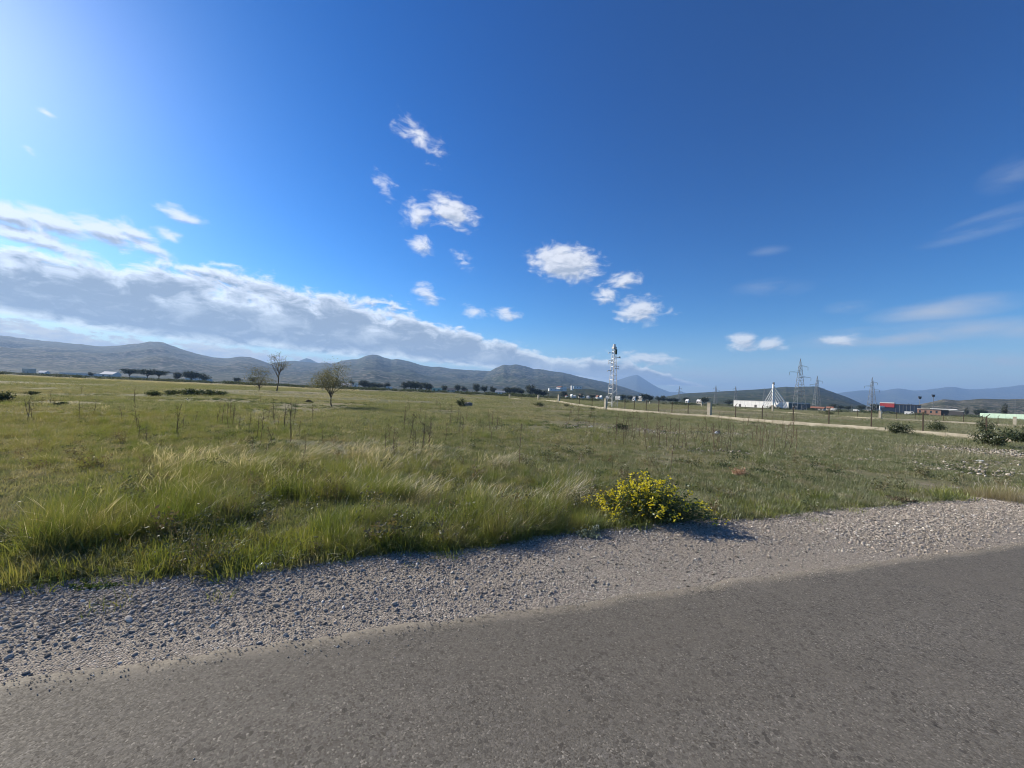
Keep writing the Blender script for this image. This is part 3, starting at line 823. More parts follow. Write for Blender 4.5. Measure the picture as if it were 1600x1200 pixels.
def place(nn, box, test):
    """random ground points inside a box of pixels, even over the ground"""
    x = rng.uniform(box[0], box[1], nn); y = rng.uniform(box[2], box[3], nn)
    z = hgt(x, y)
    px, py = proj(x, y, z)
    s, t = st(x, y)
    k = test(x, y, px, py, s, t)
    return x[k], y[k], z[k]
def grass(name, coll, kinds, pts, smin, smax, yaw=None, tilt=.12, zs=None):
    x, y, z = pts; n = len(x)
    sc = rng.uniform(smin, smax, n)
    yw = rng.uniform(0, 6.283, n) if yaw is None else rng.normal(0, yaw, n)
    zz = sc * rng.uniform(.75, 1.25, n)
    if zs is not None: zz = zz * zs(x, y)
    scatter(name, coll, np.stack([x, y, z - .004], -1), np.stack([rng.normal(0, tilt, n), rng.normal(0, tilt, n), yw], -1), np.stack([sc, sc, zz], -1), rng.integers(0, kinds, n))
vis = lambda px, py, m=60: (px > -m) & (px < 1600 + m) & (py < 1260)
ZA = [(60, 880), (150, 862), (260, 842), (400, 812), (500, 792), (600, 800), (640, 780), (600, 752), (480, 742), (330, 742), (220, 762), (120, 790), (60, 830)]
ZB = [(470, 868), (600, 862), (700, 860), (800, 850), (935, 828), (950, 800), (900, 790), (830, 788), (650, 800), (560, 812), (500, 830)]
ZC = [(220, 752), (260, 722), (380, 702), (560, 700), (720, 712), (860, 745), (925, 795), (860, 812), (740, 805), (600, 795), (480, 785), (330, 790), (230, 800)]
def mB(px, py): return in_poly(px, py, ZB)
# short turf close by
def f1(x, y, px, py, s, t):
    dn = fbm(x * .5, y * .5, 3, 2)
    return (s > W(t) + .02) & (y < 13) & vis(px, py) & (rng.random(len(x)) < np.clip(dn * 3.4 - .95, .08, 1))
grass('short_grass', C_SHORT, 5, place(60000, (-17, 19, 2.5, 13), f1), .8, 1.3)
def f2(x, y, px, py, s, t):
    dn = fbm(x * .22, y * .22, 4, 1)
    return (y > 12) & vis(px, py) & (rng.random(len(x)) < np.clip(dn * 4.2 - 1.45, .05, 1)) & (s > W(t) + .4)
grass('field_grass', C_MID, 4, place(34000, (-60, 62, 12, 42), f2), .8, 1.3)
def f3(x, y, px, py, s, t):
    dn = fbm(x * .07, y * .07, 4, 3)
    return vis(px, py) & (rng.random(len(x)) < np.clip(dn * 4.0 - 1.4, .04, 1))
grass('far_field_grass', C_FAR, 4, place(26000, (-200, 200, 40, 150), f3), .8, 1.35)
# green verge along the gravel
def f4(x, y, px, py, s, t):
    w = W(t); e = s - w
    dens = np.where(px < 560, 1.0, np.where(px < 960, .55, .09)) * np.where(e < .06, .5, 1)
    depth = np.interp(px, [0, 150, 400, 560, 950, 1100, 1350, 1600], [1.3, 1.1, 1.0, .8, .6, .8, .55, .5])
    return ((e > -.06) | ((e > -.4) & (rng.random(len(x)) < .05))) & (e < depth * (0.6 + .8 * fbm(x * 1.2, y * 1.2, 2, 1))) & vis(px, py) & (rng.random(len(x)) < dens * np.clip(fbm(x * 1.6, y * 1.6, 3, 0) * 2.6 - .4, .15, 1))
grass('verge_grass', C_VERGE, 5, place(48000, (-10, 22, 2.5, 12), f4), .6, 1.2)
# the tall roadside grass, leaning with the wind
def f5(x, y, px, py, s, t):
    return (s > W(t) + .03) & in_poly(px, py, ZA) & (rng.random(len(x)) < np.clip(fbm(x * 1.1, y * 1.1, 3, 2) * 4.2 - 1.5, .04, 1))
grass('tall_grass', C_TALL, 6, place(34000, (-10, 8, 3, 9), f5), .6, 1.0, yaw=1.6, zs=lambda x, y: .18 + 1.25 * fbm(x * 2.8, y * 2.8, 3, 3))
def f6(x, y, px, py, s, t):
    return (s > W(t) + .02) & in_poly(px, py, ZB) & (rng.random(len(x)) < np.clip(fbm(x * 1.3, y * 1.3, 3, 1) * 4.2 - 1.55, .03, 1))
grass('roadside_grass', C_TALL, 6, place(24000, (-4, 4, 3, 7), f6), .45, .8, yaw=1.2, zs=lambda x, y: .25 + 1.05 * fbm(x * 2.6, y * 2.6, 2, 1))
def f7(x, y, px, py, s, t):
    return (s > W(t) + .4) & in_poly(px, py, ZC) & (rng.random(len(x)) < np.clip(fbm(x * .9, y * .9, 3, 3) * 4.0 - 1.9, .03, .35))
grass('feather_grass', C_FEATH, 5, place(8000, (-9, 5, 4, 13), f7), .45, .85, yaw=.8)
# looser tall tufts further out in the field
def f8(x, y, px, py, s, t):
    a = fbm(x * .3, y * .3, 3, 2)
    return (s > W(t) + 1.4) & vis(px, py) & (px < 1000) & (rng.random(len(x)) < np.clip(a * 5 - 2.3 - .6 * (px > 520), .0, .85))
grass('field_tufts', C_TALL, 6, place(20000, (-26, 8, 5, 24), f8), .30, .62, yaw=1.6)
def f9(x, y, px, py, s, t):
    a = fbm(x * .17, y * .17, 3, 0)
    return vis(px, py) & (s > W(t) + 1.2) & (rng.random(len(x)) < np.clip(a * 4.5 - 1.95, .02, .6))
grass('dry_grass', C_FEATH, 5, place(26000, (-60, 50, 6, 60), f9), .22, .62, yaw=1.2)
# pale straw strip at the far edge of the field
def f10(x, y, px, py, s, t):
    e = py - hor(px)
    return (px > -40) & (px < 560) & (e > 5.0) & (e < 8.5)
grass('straw_strip', C_FEATH, 5, place(14000, (-230, 0, 100, 185), f10), .7, 1.2, yaw=.6)

# broad-leaved weeds and dead stems mixed into the verge
def weed_plant(seed, h, nl, leaf):
    r = np.random.default_rng(seed); pts = []; V = []; Q = []; b = 0
    for k in range(4):
        tp = np.array([r.normal(0, .10), r.normal(0, .10), h * r.uniform(.6, 1)])
        w = np.array([.0022, .0012, 0])
        V.append(np.array([-w, w, tp + w * .4, tp - w * .4])); Q.append(np.arange(4)[None] + b); b += 4
        t = r.uniform(.15, 1, nl)[:, None]; pts.append(tp[None] * t + r.normal(0, .022, (nl, 3)))
    pts = np.concatenate(pts); n = len(pts)
    a_ = r.normal(size=(n, 3)); a_ /= np.linalg.norm(a_, axis=1)[:, None]
    b_ = np.cross(a_, r.normal(size=(n, 3))); b_ /= np.linalg.norm(b_, axis=1)[:, None]
    s_ = leaf * r.uniform(.5, 1.4, n)[:, None]
    V.append(np.stack([pts - a_ * s_, pts + b_ * s_ * .45, pts + a_ * s_, pts - b_ * s_ * .45], 1).reshape(-1, 3)); Q.append(np.arange(n * 4).reshape(n, 4) + b)
    V = np.concatenate(V); Q = np.concatenate(Q)
    return np_mesh('weed', V, Q, {'tip': np.full(len(V), .6), 'seed': np.zeros(len(V))})
M_VWEED = mat('verge_weed_leaf', build=m_grass((0.045, 0.062, 0.018), (0.085, 0.10, 0.03), (0.15, 0.14, 0.055), (0.20, 0.14, 0.085), 0.8, trans=0.3))
C_VW = proto_collection('verge_weed_kind', [weed_plant(700 + i, (.18, .30, .24, .36, .14)[i], (26, 20, 34, 14, 40)[i], (.013, .010, .016, .008, .014)[i]) for i in range(5)], M_VWEED)
def f11(x, y, px, py, s, t):
    z_ = in_poly(px, py, ZA) | in_poly(px, py, ZB) | ((s < W(t) + 1.1) & (px < 1000))
    return (s > W(t) + .0) & vis(px, py) & (z_ | (rng.random(len(x)) < .10)) & (rng.random(len(x)) < np.clip(fbm(x * 1.7, y * 1.7, 3, 2) * 4 - 1.6, .02, .8))
grass('verge_weeds', C_VW, 5, place(9000, (-10, 12, 3, 10), f11), .7, 1.35)

# ------------------------------------------------------------------ materials of the things
M_CONC = mottled('pale_concrete', (0.50, 0.455, 0.365), (0.34, 0.305, 0.235), 1.6, 0.9, 0.2, 0.4)
M_STEEL = mottled('rusty_steel', (0.05, 0.042, 0.036), (0.09, 0.06, 0.04), 6.0, 0.8, 0.3)
M_GALV = mat('galvanised_steel', (0.38, 0.39, 0.40), 0.5, 0.5, 0.35)
M_PYLON = mat('grey_lattice_steel', (0.20, 0.22, 0.24), 0.6, 0.4, 0.3)
M_DARKBOX = mat('dark_green_cabinet', (0.03, 0.06, 0.05), 0.6)
M_GLASSI = mat('glass_insulator', (0.10, 0.12, 0.13), 0.3, 0.5)
M_WHITE = mottled('white_render', (0.80, 0.80, 0.78), (0.70, 0.70, 0.69), 0.4, 0.8)
M_CREAM = mottled('cream_render', (0.66, 0.60, 0.50), (0.56, 0.51, 0.43), 0.4, 0.85)
M_TILE = mottled('terracotta_roof', (0.32, 0.15, 0.10), (0.24, 0.12, 0.085), 2.0, 0.85)
M_GREYROOF = mottled('grey_sheet_roof', (0.38, 0.39, 0.40), (0.28, 0.29, 0.31), 0.8, 0.6)
M_DARKROOF = mat('dark_roof', (0.09, 0.085, 0.085), 0.7)
M_WIN = mat('window_glass', (0.04, 0.055, 0.07), 0.15, 0.6)
M_BRICK = mottled('hollow_brick', (0.42, 0.25, 0.18), (0.33, 0.20, 0.15), 3.0, 0.9)
M_RED = mat('red_cladding', (0.48, 0.07, 0.07), 0.5, 0.4)
M_NAVY = mat('dark_blue_cladding', (0.025, 0.04, 0.07), 0.4, 0.5)
M_SIDE_SHADE = mat('teal_side_shade', (0.035, 0.065, 0.07), 0.5, 0.4)  # shade of the hall's side, put into the colour
M_MINT = mottled('mint_green_sheet', (0.42, 0.56, 0.46), (0.36, 0.50, 0.41), 0.6, 0.6)
M_TYRE = mat('tyre_rubber', (0.02, 0.02, 0.02), 0.9)
M_LITTER = mottled('white_plastic_litter', (0.78, 0.78, 0.78), (0.62, 0.62, 0.60), 9.0, 0.6)
M_BARK = mottled('grey_bark', (0.15, 0.13, 0.105), (0.09, 0.075, 0.06), 7.0, 0.95, 0.1, 0.5)
M_WEED = mottled('dead_stalk', (0.11, 0.085, 0.055), (0.17, 0.13, 0.085), 9.0, 0.95)

def m_leaf(c1, c2, c3, trans=0.3):
    def f(nt, b):
        g = nt.new('ShaderNodeNewGeometry')
        n, _ = nt.noise(g.outputs['Position'], 1.4, 3, 0.6)
        v = nt.math('MULTIPLY_ADD', g.outputs['Random Per Island'], 0.6, nt.math('MULTIPLY', n, 0.4))
        leafy(nt, b, nt.ramp(v, [(0.2, c1), (0.5, c2), (0.8, c3)]), trans)
    return f
M_LEAF_D = mat('dark_evergreen_leaf', build=m_leaf((0.018, 0.03, 0.012), (0.03, 0.045, 0.018), (0.05, 0.065, 0.028), 0.15))
M_LEAF_O = mat('olive_leaf', build=m_leaf((0.085, 0.09, 0.04), (0.13, 0.13, 0.06), (0.18, 0.165, 0.08), 0.45))
M_LEAF_G = mat('shrub_leaf', build=m_leaf((0.03, 0.045, 0.014), (0.055, 0.075, 0.022), (0.09, 0.105, 0.036), 0.3))
M_LEAF_Y = mat('bush_leaf', build=m_leaf((0.03, 0.055, 0.012), (0.06, 0.095, 0.018), (0.10, 0.14, 0.03), 0.4))
M_FLOWER = mat('yellow_petal', build=m_leaf((0.58, 0.50, 0.01), (0.74, 0.66, 0.02), (0.82, 0.76, 0.05), 0.5))
M_DEADPINK = mat('dry_pink_weed', build=m_leaf((0.34, 0.20, 0.13), (0.46, 0.29, 0.20), (0.55, 0.38, 0.28), 0.4))
M_PALELEAF = mat('grey_green_leaf', build=m_leaf((0.10, 0.13, 0.09), (0.20, 0.24, 0.17), (0.36, 0.40, 0.31), 0.25))

def at(px, D):
    """ground point at depth D in the column of pixel px"""
    d = ray(px, hor(px)); x = d.x / d.y * D
    return x, D, float(hgt(x, D))
def size(pix, D): return pix * D / F

# ------------------------------------------------------------------ trees and bushes
def cards(pts, size_, seed, tiltz=0.6):
    """leaf-sized faces round each point"""
    r = np.random.default_rng(seed); n = len(pts)
    a = r.normal(size=(n, 3)); a /= np.linalg.norm(a, axis=1)[:, None]
    b = np.cross(a, r.normal(size=(n, 3))); b /= np.linalg.norm(b, axis=1)[:, None]
    s = size_ * r.uniform(.6, 1.4, n)[:, None]
    pts = np.asarray(pts)
    V = np.stack([pts - a * s, pts + b * s * .55, pts + a * s, pts - b * s * .55], 1).reshape(-1, 3)
    q = np.arange(n * 4).reshape(n, 4)
    return V, q
def tree_meshes(seed, H, trunk_h, crown_w, crown_h, n_limb, n_leaf, leaf, tr, shape='round', sparse=1.0, lean=0.0):
    r = np.random.default_rng(seed)
    mb = MB(); tips = []
    p = Vector((0, 0, -0.03 * H)); seg = 4; axis_ = [p.copy()]
    for k in range(seg):
        p = p + Vector((r.normal(0, .04) * trunk_h + lean * trunk_h / seg, r.normal(0, .04) * trunk_h, (trunk_h + .03 * H) / seg)); axis_.append(p.copy())
    for k in range(seg): mb.tube(axis_[k], axis_[k + 1], tr * (1.35 if k == 0 else 1 - .12 * k), tr * (1 - .12 * (k + 1)), 6)
    top = axis_[-1]
    for i in range(n_limb):
        a = 2 * math.pi * (i + r.uniform(-.3, .3)) / n_limb
        up = r.uniform(.35, 1.0)
        tgt = Vector((math.cos(a) * crown_w * .5 * (1.05 - .55 * up), math.sin(a) * crown_w * .5 * (1.05 - .55 * up), trunk_h + crown_h * up * .92)) + Vector((lean * H * .6, 0, 0))
        st_ = axis_[-1].lerp(axis_[2], r.uniform(0, .8)) if shape != 'tall' else axis_[1].lerp(axis_[-1], r.uniform(0, 1))
        mid_ = st_.lerp(tgt, .5) + Vector((r.normal(0, .05), r.normal(0, .05), r.uniform(0, .08))) * crown_w
        mb.tube(st_, mid_, tr * .5, tr * .32, 5); mb.tube(mid_, tgt, tr * .32, tr * .10, 4)
        for j in range(5):
            b0 = mid_.lerp(tgt, r.uniform(-.3, 1)) if j else tgt
            b1 = b0 + Vector((r.normal(0, .13) * crown_w, r.normal(0, .13) * crown_w, r.normal(.05, .10) * crown_h))
            mb.tube(b0, b1, tr * .16, tr * .05, 3); tips.append(b1); tips.append(b0.lerp(b1, .5))
    tips = np.array([tuple(t) for t in tips])
    pick = tips[r.integers(0, len(tips), n_leaf)]
    sp = np.array([crown_w, crown_w, crown_h * .8]) * .10 * sparse
    pts = pick + r.normal(size=(n_leaf, 3)) * sp
    pts[:, 2] = np.maximum(pts[:, 2], trunk_h * .55)
    V, q = cards(pts, leaf, seed + 1)
    return mb.mesh('trunk'), np_mesh('crown', V, q)
def tree(name, loc, meshes, bark, leafm, label, cat, group=None, sc=1.0, rz=0.0):
    e = empty(name, loc, rz, label, cat, group); e.scale = (sc, sc, sc) if not isinstance(sc, tuple) else sc
    link('trunk', meshes[0], bark, e); link('crown', meshes[1], leafm, e)
    return e
def bush(name, loc, w, h, leafm, leaf, n, seed, label, cat='bush', group=None):
    r = np.random.default_rng(seed)
    e = empty(name, loc, r.uniform(0, 6), label, cat, group)
    mb = MB(); tips = []
    for i in range(14):
        a = r.uniform(0, 6.28); k = r.uniform(.2, 1)
        q = Vector((math.cos(a) * w * .5 * k, math.sin(a) * w * .5 * k, h * r.uniform(.45, 1) * (1.1 - .45 * k)))
        mb.tube((q.x * .1, q.y * .1, -.03), q * .6, .012 * h + .006, .008 * h + .003, 4); mb.tube(q * .6, q, .008 * h + .003, .002, 3)
        tips += [q, q * .75, q * .5]
    mb.build('stems', M_BARK, e)
    tips = np.array([tuple(t) for t in tips])
    pts = tips[r.integers(0, len(tips), n)] + r.normal(size=(n, 3)) * np.array([w, w, h]) * .085
    pts[:, 2] = np.abs(pts[:, 2])
    V, q = cards(pts, leaf, seed)
    link('foliage', np_mesh('foliage', V, q), leafm, e)
    return e

# the three small trees standing in the field
x, y, z = at(433, 70)
tree('bare_tree', (x, y, z), tree_meshes(11, 7.0, 3.4, 3.8, 3.5, 12, 900, .07, .11, 'round', .8), M_BARK, M_LEAF_O, 'tall nearly bare tree with thin branches in the field', 'tree')
x, y, z = at(405, 64)
tree('field_tree', (x, y, z), tree_meshes(12, 3.8, .8, 4.2, 3.0, 11, 2600, .06, .07, 'round', 1.2), M_BARK, M_LEAF_O, 'low bushy tree with thin olive foliage beside the tall bare tree', 'tree')
x, y, z = ghz(519, 635)
tree('field_tree', (x, y, z), tree_meshes(15, 2.9, 1.0, 2.6, 1.9, 13, 5000, .036, .05, 'round', 1.05, -.10), M_BARK, M_LEAF_O, 'small slanting tree with round olive crown standing alone in the grass', 'tree')

# far tree line: a few kinds, many trees
KIND = {'oak': [tree_meshes(30 + i, 1.0, .20, .95, .76, 10, 1900, .042, .035, sparse=1.15) for i in range(3)],
        'pine': [tree_meshes(40 + i, 1.0, .45, 1.25, .48, 12, 1700, .042, .035, sparse=1.15) for i in range(2)],
        'cypress': [tree_meshes(50, 1.0, .10, .30, .92, 26, 1500, .022, .03, 'tall', .9)]}
FT = [  # px, px height, depth, kind, width factor
    (203, 15, 420, 'pine', 1.1), (231, 15, 400, 'pine', 1.2), (247, 14, 405, 'pine', 1.3), (277, 9, 430, 'oak', .9), (299, 12, 420, 'oak', 1.3), (318, 9, 420, 'oak', 1.2), (370, 6, 480, 'oak', 1.2), (395, 8, 480, 'oak', 1.1),
    (143, 5, 520, 'oak', 1.2), (568, 9, 480, 'oak', 1.3), (577, 7, 480, 'oak', 1.2), (549, 8, 470, 'oak', .7), (583, 7, 470, 'oak', 1.2), (592, 7, 470, 'oak', 1.3), (604, 8, 500, 'oak', 1.0), (633, 9, 470, 'oak', .95), (642, 11, 470, 'oak', .9), (649, 10, 470, 'oak', .9),
    (658, 9, 500, 'oak', .8), (666, 10, 480, 'oak', .9), (671, 8, 480, 'oak', .9), (694, 7, 480, 'oak', 1.0), (715, 9, 520, 'oak', .8), (725, 7, 520, 'oak', 1.0), (744, 10, 500, 'oak', .8), (757, 9, 500, 'oak', .8), (770, 8, 500, 'oak', .9),
    (793, 8, 500, 'oak', 1.4), (804, 9, 500, 'oak', 1.1), (814, 7, 500, 'oak', 1.1), (829, 12, 480, 'oak', .95), (839, 9, 480, 'oak', 1.2), (849, 7, 480, 'oak', 1.4), (881, 7, 520, 'oak', 1.1), (925, 5, 560, 'oak', 1.4), (908, 5, 560, 'oak', 1.3),
    (973, 6, 560, 'oak', 1.4), (985, 6, 560, 'oak', 1.1), (994, 6, 540, 'oak', 1.0), (1007, 8, 520, 'oak', 1.4), (1015, 7, 520, 'oak', 1.4), (1029, 6, 540, 'oak', 1.2), (1036, 7, 540, 'oak', .8), (1047, 5, 540, 'oak', 1.8), (1055, 5, 540, 'oak', 1.6), (1072, 6, 540, 'oak', 1.2),
    (1101, 8, 460, 'oak', 1.1), (1139, 6, 460, 'oak', 1.4), (1302, 6, 480, 'oak', 1.1), (1313, 5, 480, 'oak', 1.4), (1326, 5, 480, 'oak', 1.4), (1346, 6, 480, 'oak', 1.2), (1368, 9, 430, 'oak', 1.1), (1362, 6, 430, 'oak', 1.3), (1424, 9, 460, 'oak', 1.3),
    (1510, 8, 430, 'cypress', 1.5), (1534, 8, 400, 'oak', .8), (1526, 7, 400, 'oak', .8), (1540, 7, 400, 'cypress', 1.5)]
for i, (px, hp, D, kd, wf) in enumerate(FT):
    x, y, z = at(px, D); H = size(hp, D) * (1.42 if kd != 'pine' else 1.12)
    ms = KIND[kd][i % len(KIND[kd])]
    if kd == 'oak':
        for lim, lab in ((180, 'tiny dark tree beside the very long greenhouse'), (285, 'small dark tree between umbrella pines and thin greenhouses'), (330, 'round dark tree behind the thin pale greenhouses'), (400, 'low dark tree at the far field edge left of the bushy olive tree'), (600, 'dark tree beside the grey roofed farm building'), (675, 'dark tree between the small white shed and the green fronted shed'),
                         (730, 'dark tree close to the dark roofed house'), (775, 'dark tree left of the white house at the far field edge'), (855, 'dark tree standing beyond the far end of the low wall'), (930, 'dark tree among the white village houses'), (1060, 'dark tree right of the lattice mast below the blue peak'), (1080, 'dark tree behind the bright white hut'), (1120, 'lone round dark tree near the pale concrete pier'), (1200, 'lone low dark tree left of the white hall'), (1330, 'dark tree beside the tiled cream house below the dark hill'), (1380, 'dark tree at the bent white sign'), (1450, 'dark tree beside the showroom building'), (1700, 'dark tree between brick house and mint green wall')):
            if px < lim: break
        nm, gr = 'broadleaf_tree', 'trees of the far tree line'
    elif kd == 'pine':
        nm, gr, lab = 'umbrella_pine', 'umbrella pines far left', {203: 'umbrella pine nearest the pale blue gable shed', 231: 'umbrella pine in the middle of the three', 247: 'umbrella pine nearest the thin greenhouses'}[px]
    else:
        nm, gr, lab = 'conical_tree', 'conical trees', 'conical dark tree just beyond the low dark shed' if px < 1520 else 'conical dark tree at the start of the mint green wall'
    tree(nm, (x, y, z), ms, M_BARK, M_LEAF_D, lab, 'tree', gr, (H * wf, H * wf, H), i * 1.7)
x, y, z = at(1570, 250); H = size(22, 250)
tree('cypress_tree', (x, y, z), KIND['cypress'][0], M_BARK, M_LEAF_D, 'tall dark cypress rising behind the long mint green wall', 'tree', None, (H * .95, H * .95, H), .4)

# bushes along the near fence and in the field
for (px, py, wp, hp, lab) in [(1405, 681, 34, 19, 'round dark bush growing over the low concrete wall'), (1461, 675, 26, 20, 'thin sparse bush just behind the low concrete wall'),
                          (1555, 700, 46, 34, 'largest dark bush at the end of the low wall'), (1592, 694, 40, 26, 'broad dark bush beside the largest bush at the wall end'), (1541, 678, 22, 24, 'small bush behind the largest bush at the wall end'),
                          (970, 672, 24, 11, 'low dark weed clump in the open field near white litter'), (722, 637, 20, 14, 'dark bush beside a grey rock far out in the field'), (4, 628, 38, 17, 'dark bush at the left border of the field'),
                          (842, 630, 18, 7, 'low shrub against the far end of the concrete wall'), (240, 620, 22, 10, 'rounded clump at the near end of the far scrub row'), (268, 617, 24, 8, 'low flat clump next to the rounded scrub clump'), (300, 618, 34, 10, 'widest clump of the far scrub row'), (332, 618, 36, 9, 'long clump of the scrub row towards the bare tree'), (96, 634, 16, 6, 'small flat scrub clump among white litter'), (50, 617, 18, 6, 'tiny grey scrub clump near the dark border bush'),
                          (885, 635, 10, 5, 'little shrub at the foot of the pale wall'), (925, 641, 10, 5, 'small weedy shrub at the wall beside the lattice mast'), (1290, 648, 18, 6, 'low dark heap of weeds by the farther fence')]:
    x, y, z = ghz(px, py); w = size(wp, y); h = size(hp, y)
    bush('bush', (x, y, z), w, h, M_LEAF_G, .022 * w + .012, int(1300 + 300 * w), int(300 + px), lab)
# dark scrub belt between field and hills, too far to count
sc_pts = []
for _ in range(900):
    px = rng.uniform(-30, 900) if rng.random() < .75 else rng.uniform(900, 1620)
    D = rng.uniform(190, 420) if px < 900 else rng.uniform(200, 420)
    if fbm(np.array(px * .03), np.array(D * .02), 2, 1) < .46: continue
    sc_pts.append(at(px, D))
sc_pts = np.array(sc_pts); n = len(sc_pts)
r_ = np.random.default_rng(5)
bl = []
for i in range(3):
    pts = r_.normal(size=(500, 3)) * np.array([.42, .42, .2]) + np.array([0, 0, .3]); pts[:, 2] = np.abs(pts[:, 2])
    V, q = cards(pts, .07, 70 + i); bl.append(np_mesh('scrub', V, q))
C_SCRUB = proto_collection('scrub_kind', bl, M_LEAF_G)
sw = rng.uniform(2.0, 5.5, n)
scatter('distant_scrub', C_SCRUB, sc_pts, np.stack([np.zeros(n), np.zeros(n), rng.uniform(0, 6, n)], -1), np.stack([sw, sw, rng.uniform(1.2, 2.6, n)], -1), rng.integers(0, 3, n))

# ------------------------------------------------------------------ fences
def polyline(pts, step):
    P = [np.array(p, float) for p in pts]; out = []; carry = 0.0
    for a, b in zip(P[:-1], P[1:]):
        L = np.linalg.norm(b - a); d = carry
        while d < L: out.append(a + (b - a) * d / L); d += step
        carry = d - L
    return out
FRONT = [(-0.6, 99), (4.2, 80), (7.9, 62.5), (12.2, 48.5), (15.6, 41.5), (18.6, 36.6), (20.8, 31.0), (23.0, 26.6), (24.6, 22.6), (26.0, 19.2)]
REAR = [(55.5, 154), (56.0, 112), (57.0, 84), (57.2, 70), (58.2, 61), (62, 56), (66, 49.5), (70, 43)]
def fence(name, pts, wall_h, label, piers, posts, gaps=()):
    e0 = (pts[0][0], pts[0][1], float(hgt(*pts[0])))
    e = empty(name, e0, 0, label, 'fence')
    seg = polyline(pts, 2.4)
    for i, (a, b) in enumerate(zip(seg[:-1], seg[1:])):
        if any(g0 <= a[1] <= g1 for g0, g1 in gaps): continue
        d = b - a; L = np.linalg.norm(d); u = d / L; nn = np.array([-u[1], u[0]]) * .055
        za, zb = float(hgt(*a)), float(hgt(*b)); h = wall_h + rng.normal(0, .012)
        a2, b2 = a + u * .004, b - u * .004
        vs = []
        for (q, zz) in ((a2 - nn, za), (b2 - nn, zb), (b2 + nn, zb), (a2 + nn, za)): vs.append((q[0] - e0[0], q[1] - e0[1], zz - .15 - e0[2]))
        for (q, zz) in ((a2 - nn, za), (b2 - nn, zb), (b2 + nn, zb), (a2 + nn, za)): vs.append((q[0] - e0[0], q[1] - e0[1], zz + h - e0[2]))
        MB().add(vs, [(0, 3, 2, 1), (4, 5, 6, 7), (0, 1, 5, 4), (1, 2, 6, 5), (2, 3, 7, 6), (3, 0, 4, 7)]).build('wall_panel', M_CONC, e)
    for (x, y, h) in piers:
        z = float(hgt(x, y)); mb = MB()
        mb.box(-.15, .15, -.15, .15, -.2, h); mb.box(-.165, .165, -.165, .165, h, h + .05)
        o = mb.build('pier', M_CONC, e, (x - e0[0], y - e0[1], z - e0[2])); o.rotation_euler = (0, 0, -.95)
    for (x, y, h) in posts:
        z = float(hgt(x, y)); mb = MB()
        mb.box(-.026, .026, -.026, .026, -.15, h); mb.tube((0, 0, h), (0, -.12, h + .14), .025, .02, 4)
        o = mb.build('steel_post', M_STEEL, e, (x - e0[0], y - e0[1], z - e0[2])); o.rotation_euler = (rng.normal(0, .015), rng.normal(0, .015), .5)
    return e
def along(pts, px):
    """point of the polyline in the column of pixel px"""
    best = None
    for p in polyline(pts, .08):
        q = proj(np.array(p[0]), np.array(p[1]), float(hgt(*p)))[0]
        if best is None or abs(q - px) < best[0]: best = (abs(q - px), p)
    return best[1]
piers = [(*along(FRONT, px), h) for px, h in ((796, 1.15), (841, 1.15), (873, 1.25), (946, 1.35), (1108, 1.40))]
posts = [(*along(FRONT, px), 1.32) for px in (815, 856, 905, 925, 976, 991, 1009, 1029, 1050, 1075, 1149, 1190, 1239, 1295, 1362, 1443, 1541)]
fence('low_wall_fence', FRONT, .27, 'nearer fence of low pale concrete wall with concrete piers and rusty steel posts', piers, posts, ((35.2, 36.3),))
piers = [(*along(REAR, px), h) for px, h in ((1015, 1.3), (1096, 1.35), (1207, 1.5), (1375, 1.25), (1585, 1.2))]
posts = [(*along(REAR, px), 1.2) for px in (1040, 1066, 1128, 1165, 1240, 1275, 1310, 1340, 1400, 1430, 1475, 1505, 1535, 1560)]
fence('low_wall_fence', REAR, .18, 'farther fence of thin pale wall running behind the first fence', piers, posts)

# ------------------------------------------------------------------ lattice towers
def lattice(bw, tw, H, nseg, rl, rb, z0=0.0):
    legs = []; brace = MB()
    def w(z): return bw + (tw - bw) * ((z - z0) / (H - z0))
    zs = z0 + (H - z0) * (1 - (1 - np.linspace(0, 1, nseg + 1)) ** 1.15)
    cs = ((-1, -1), (1, -1), (1, 1), (-1, 1))
    for cx, cy in cs:
        legs.append(MB().tube((cx * bw / 2, cy * bw / 2, z0 - .3), (cx * tw / 2, cy * tw / 2, H), rl, rl * .8, 4))
    for k in range(nseg):
        a, b = w(zs[k]) / 2, w(zs[k + 1]) / 2
        for i in range(4):
            c, d = cs[i], cs[(i + 1) % 4]
            if k % 2: c, d = d, c
            brace.tube((c[0] * a, c[1] * a, zs[k]), (d[0] * b, d[1] * b, zs[k + 1]), rb, rb, 3)
            brace.tube((cs[i][0] * b, cs[i][1] * b, zs[k + 1]), (cs[(i + 1) % 4][0] * b, cs[(i + 1) % 4][1] * b, zs[k + 1]), rb, rb, 3)
    return legs, brace
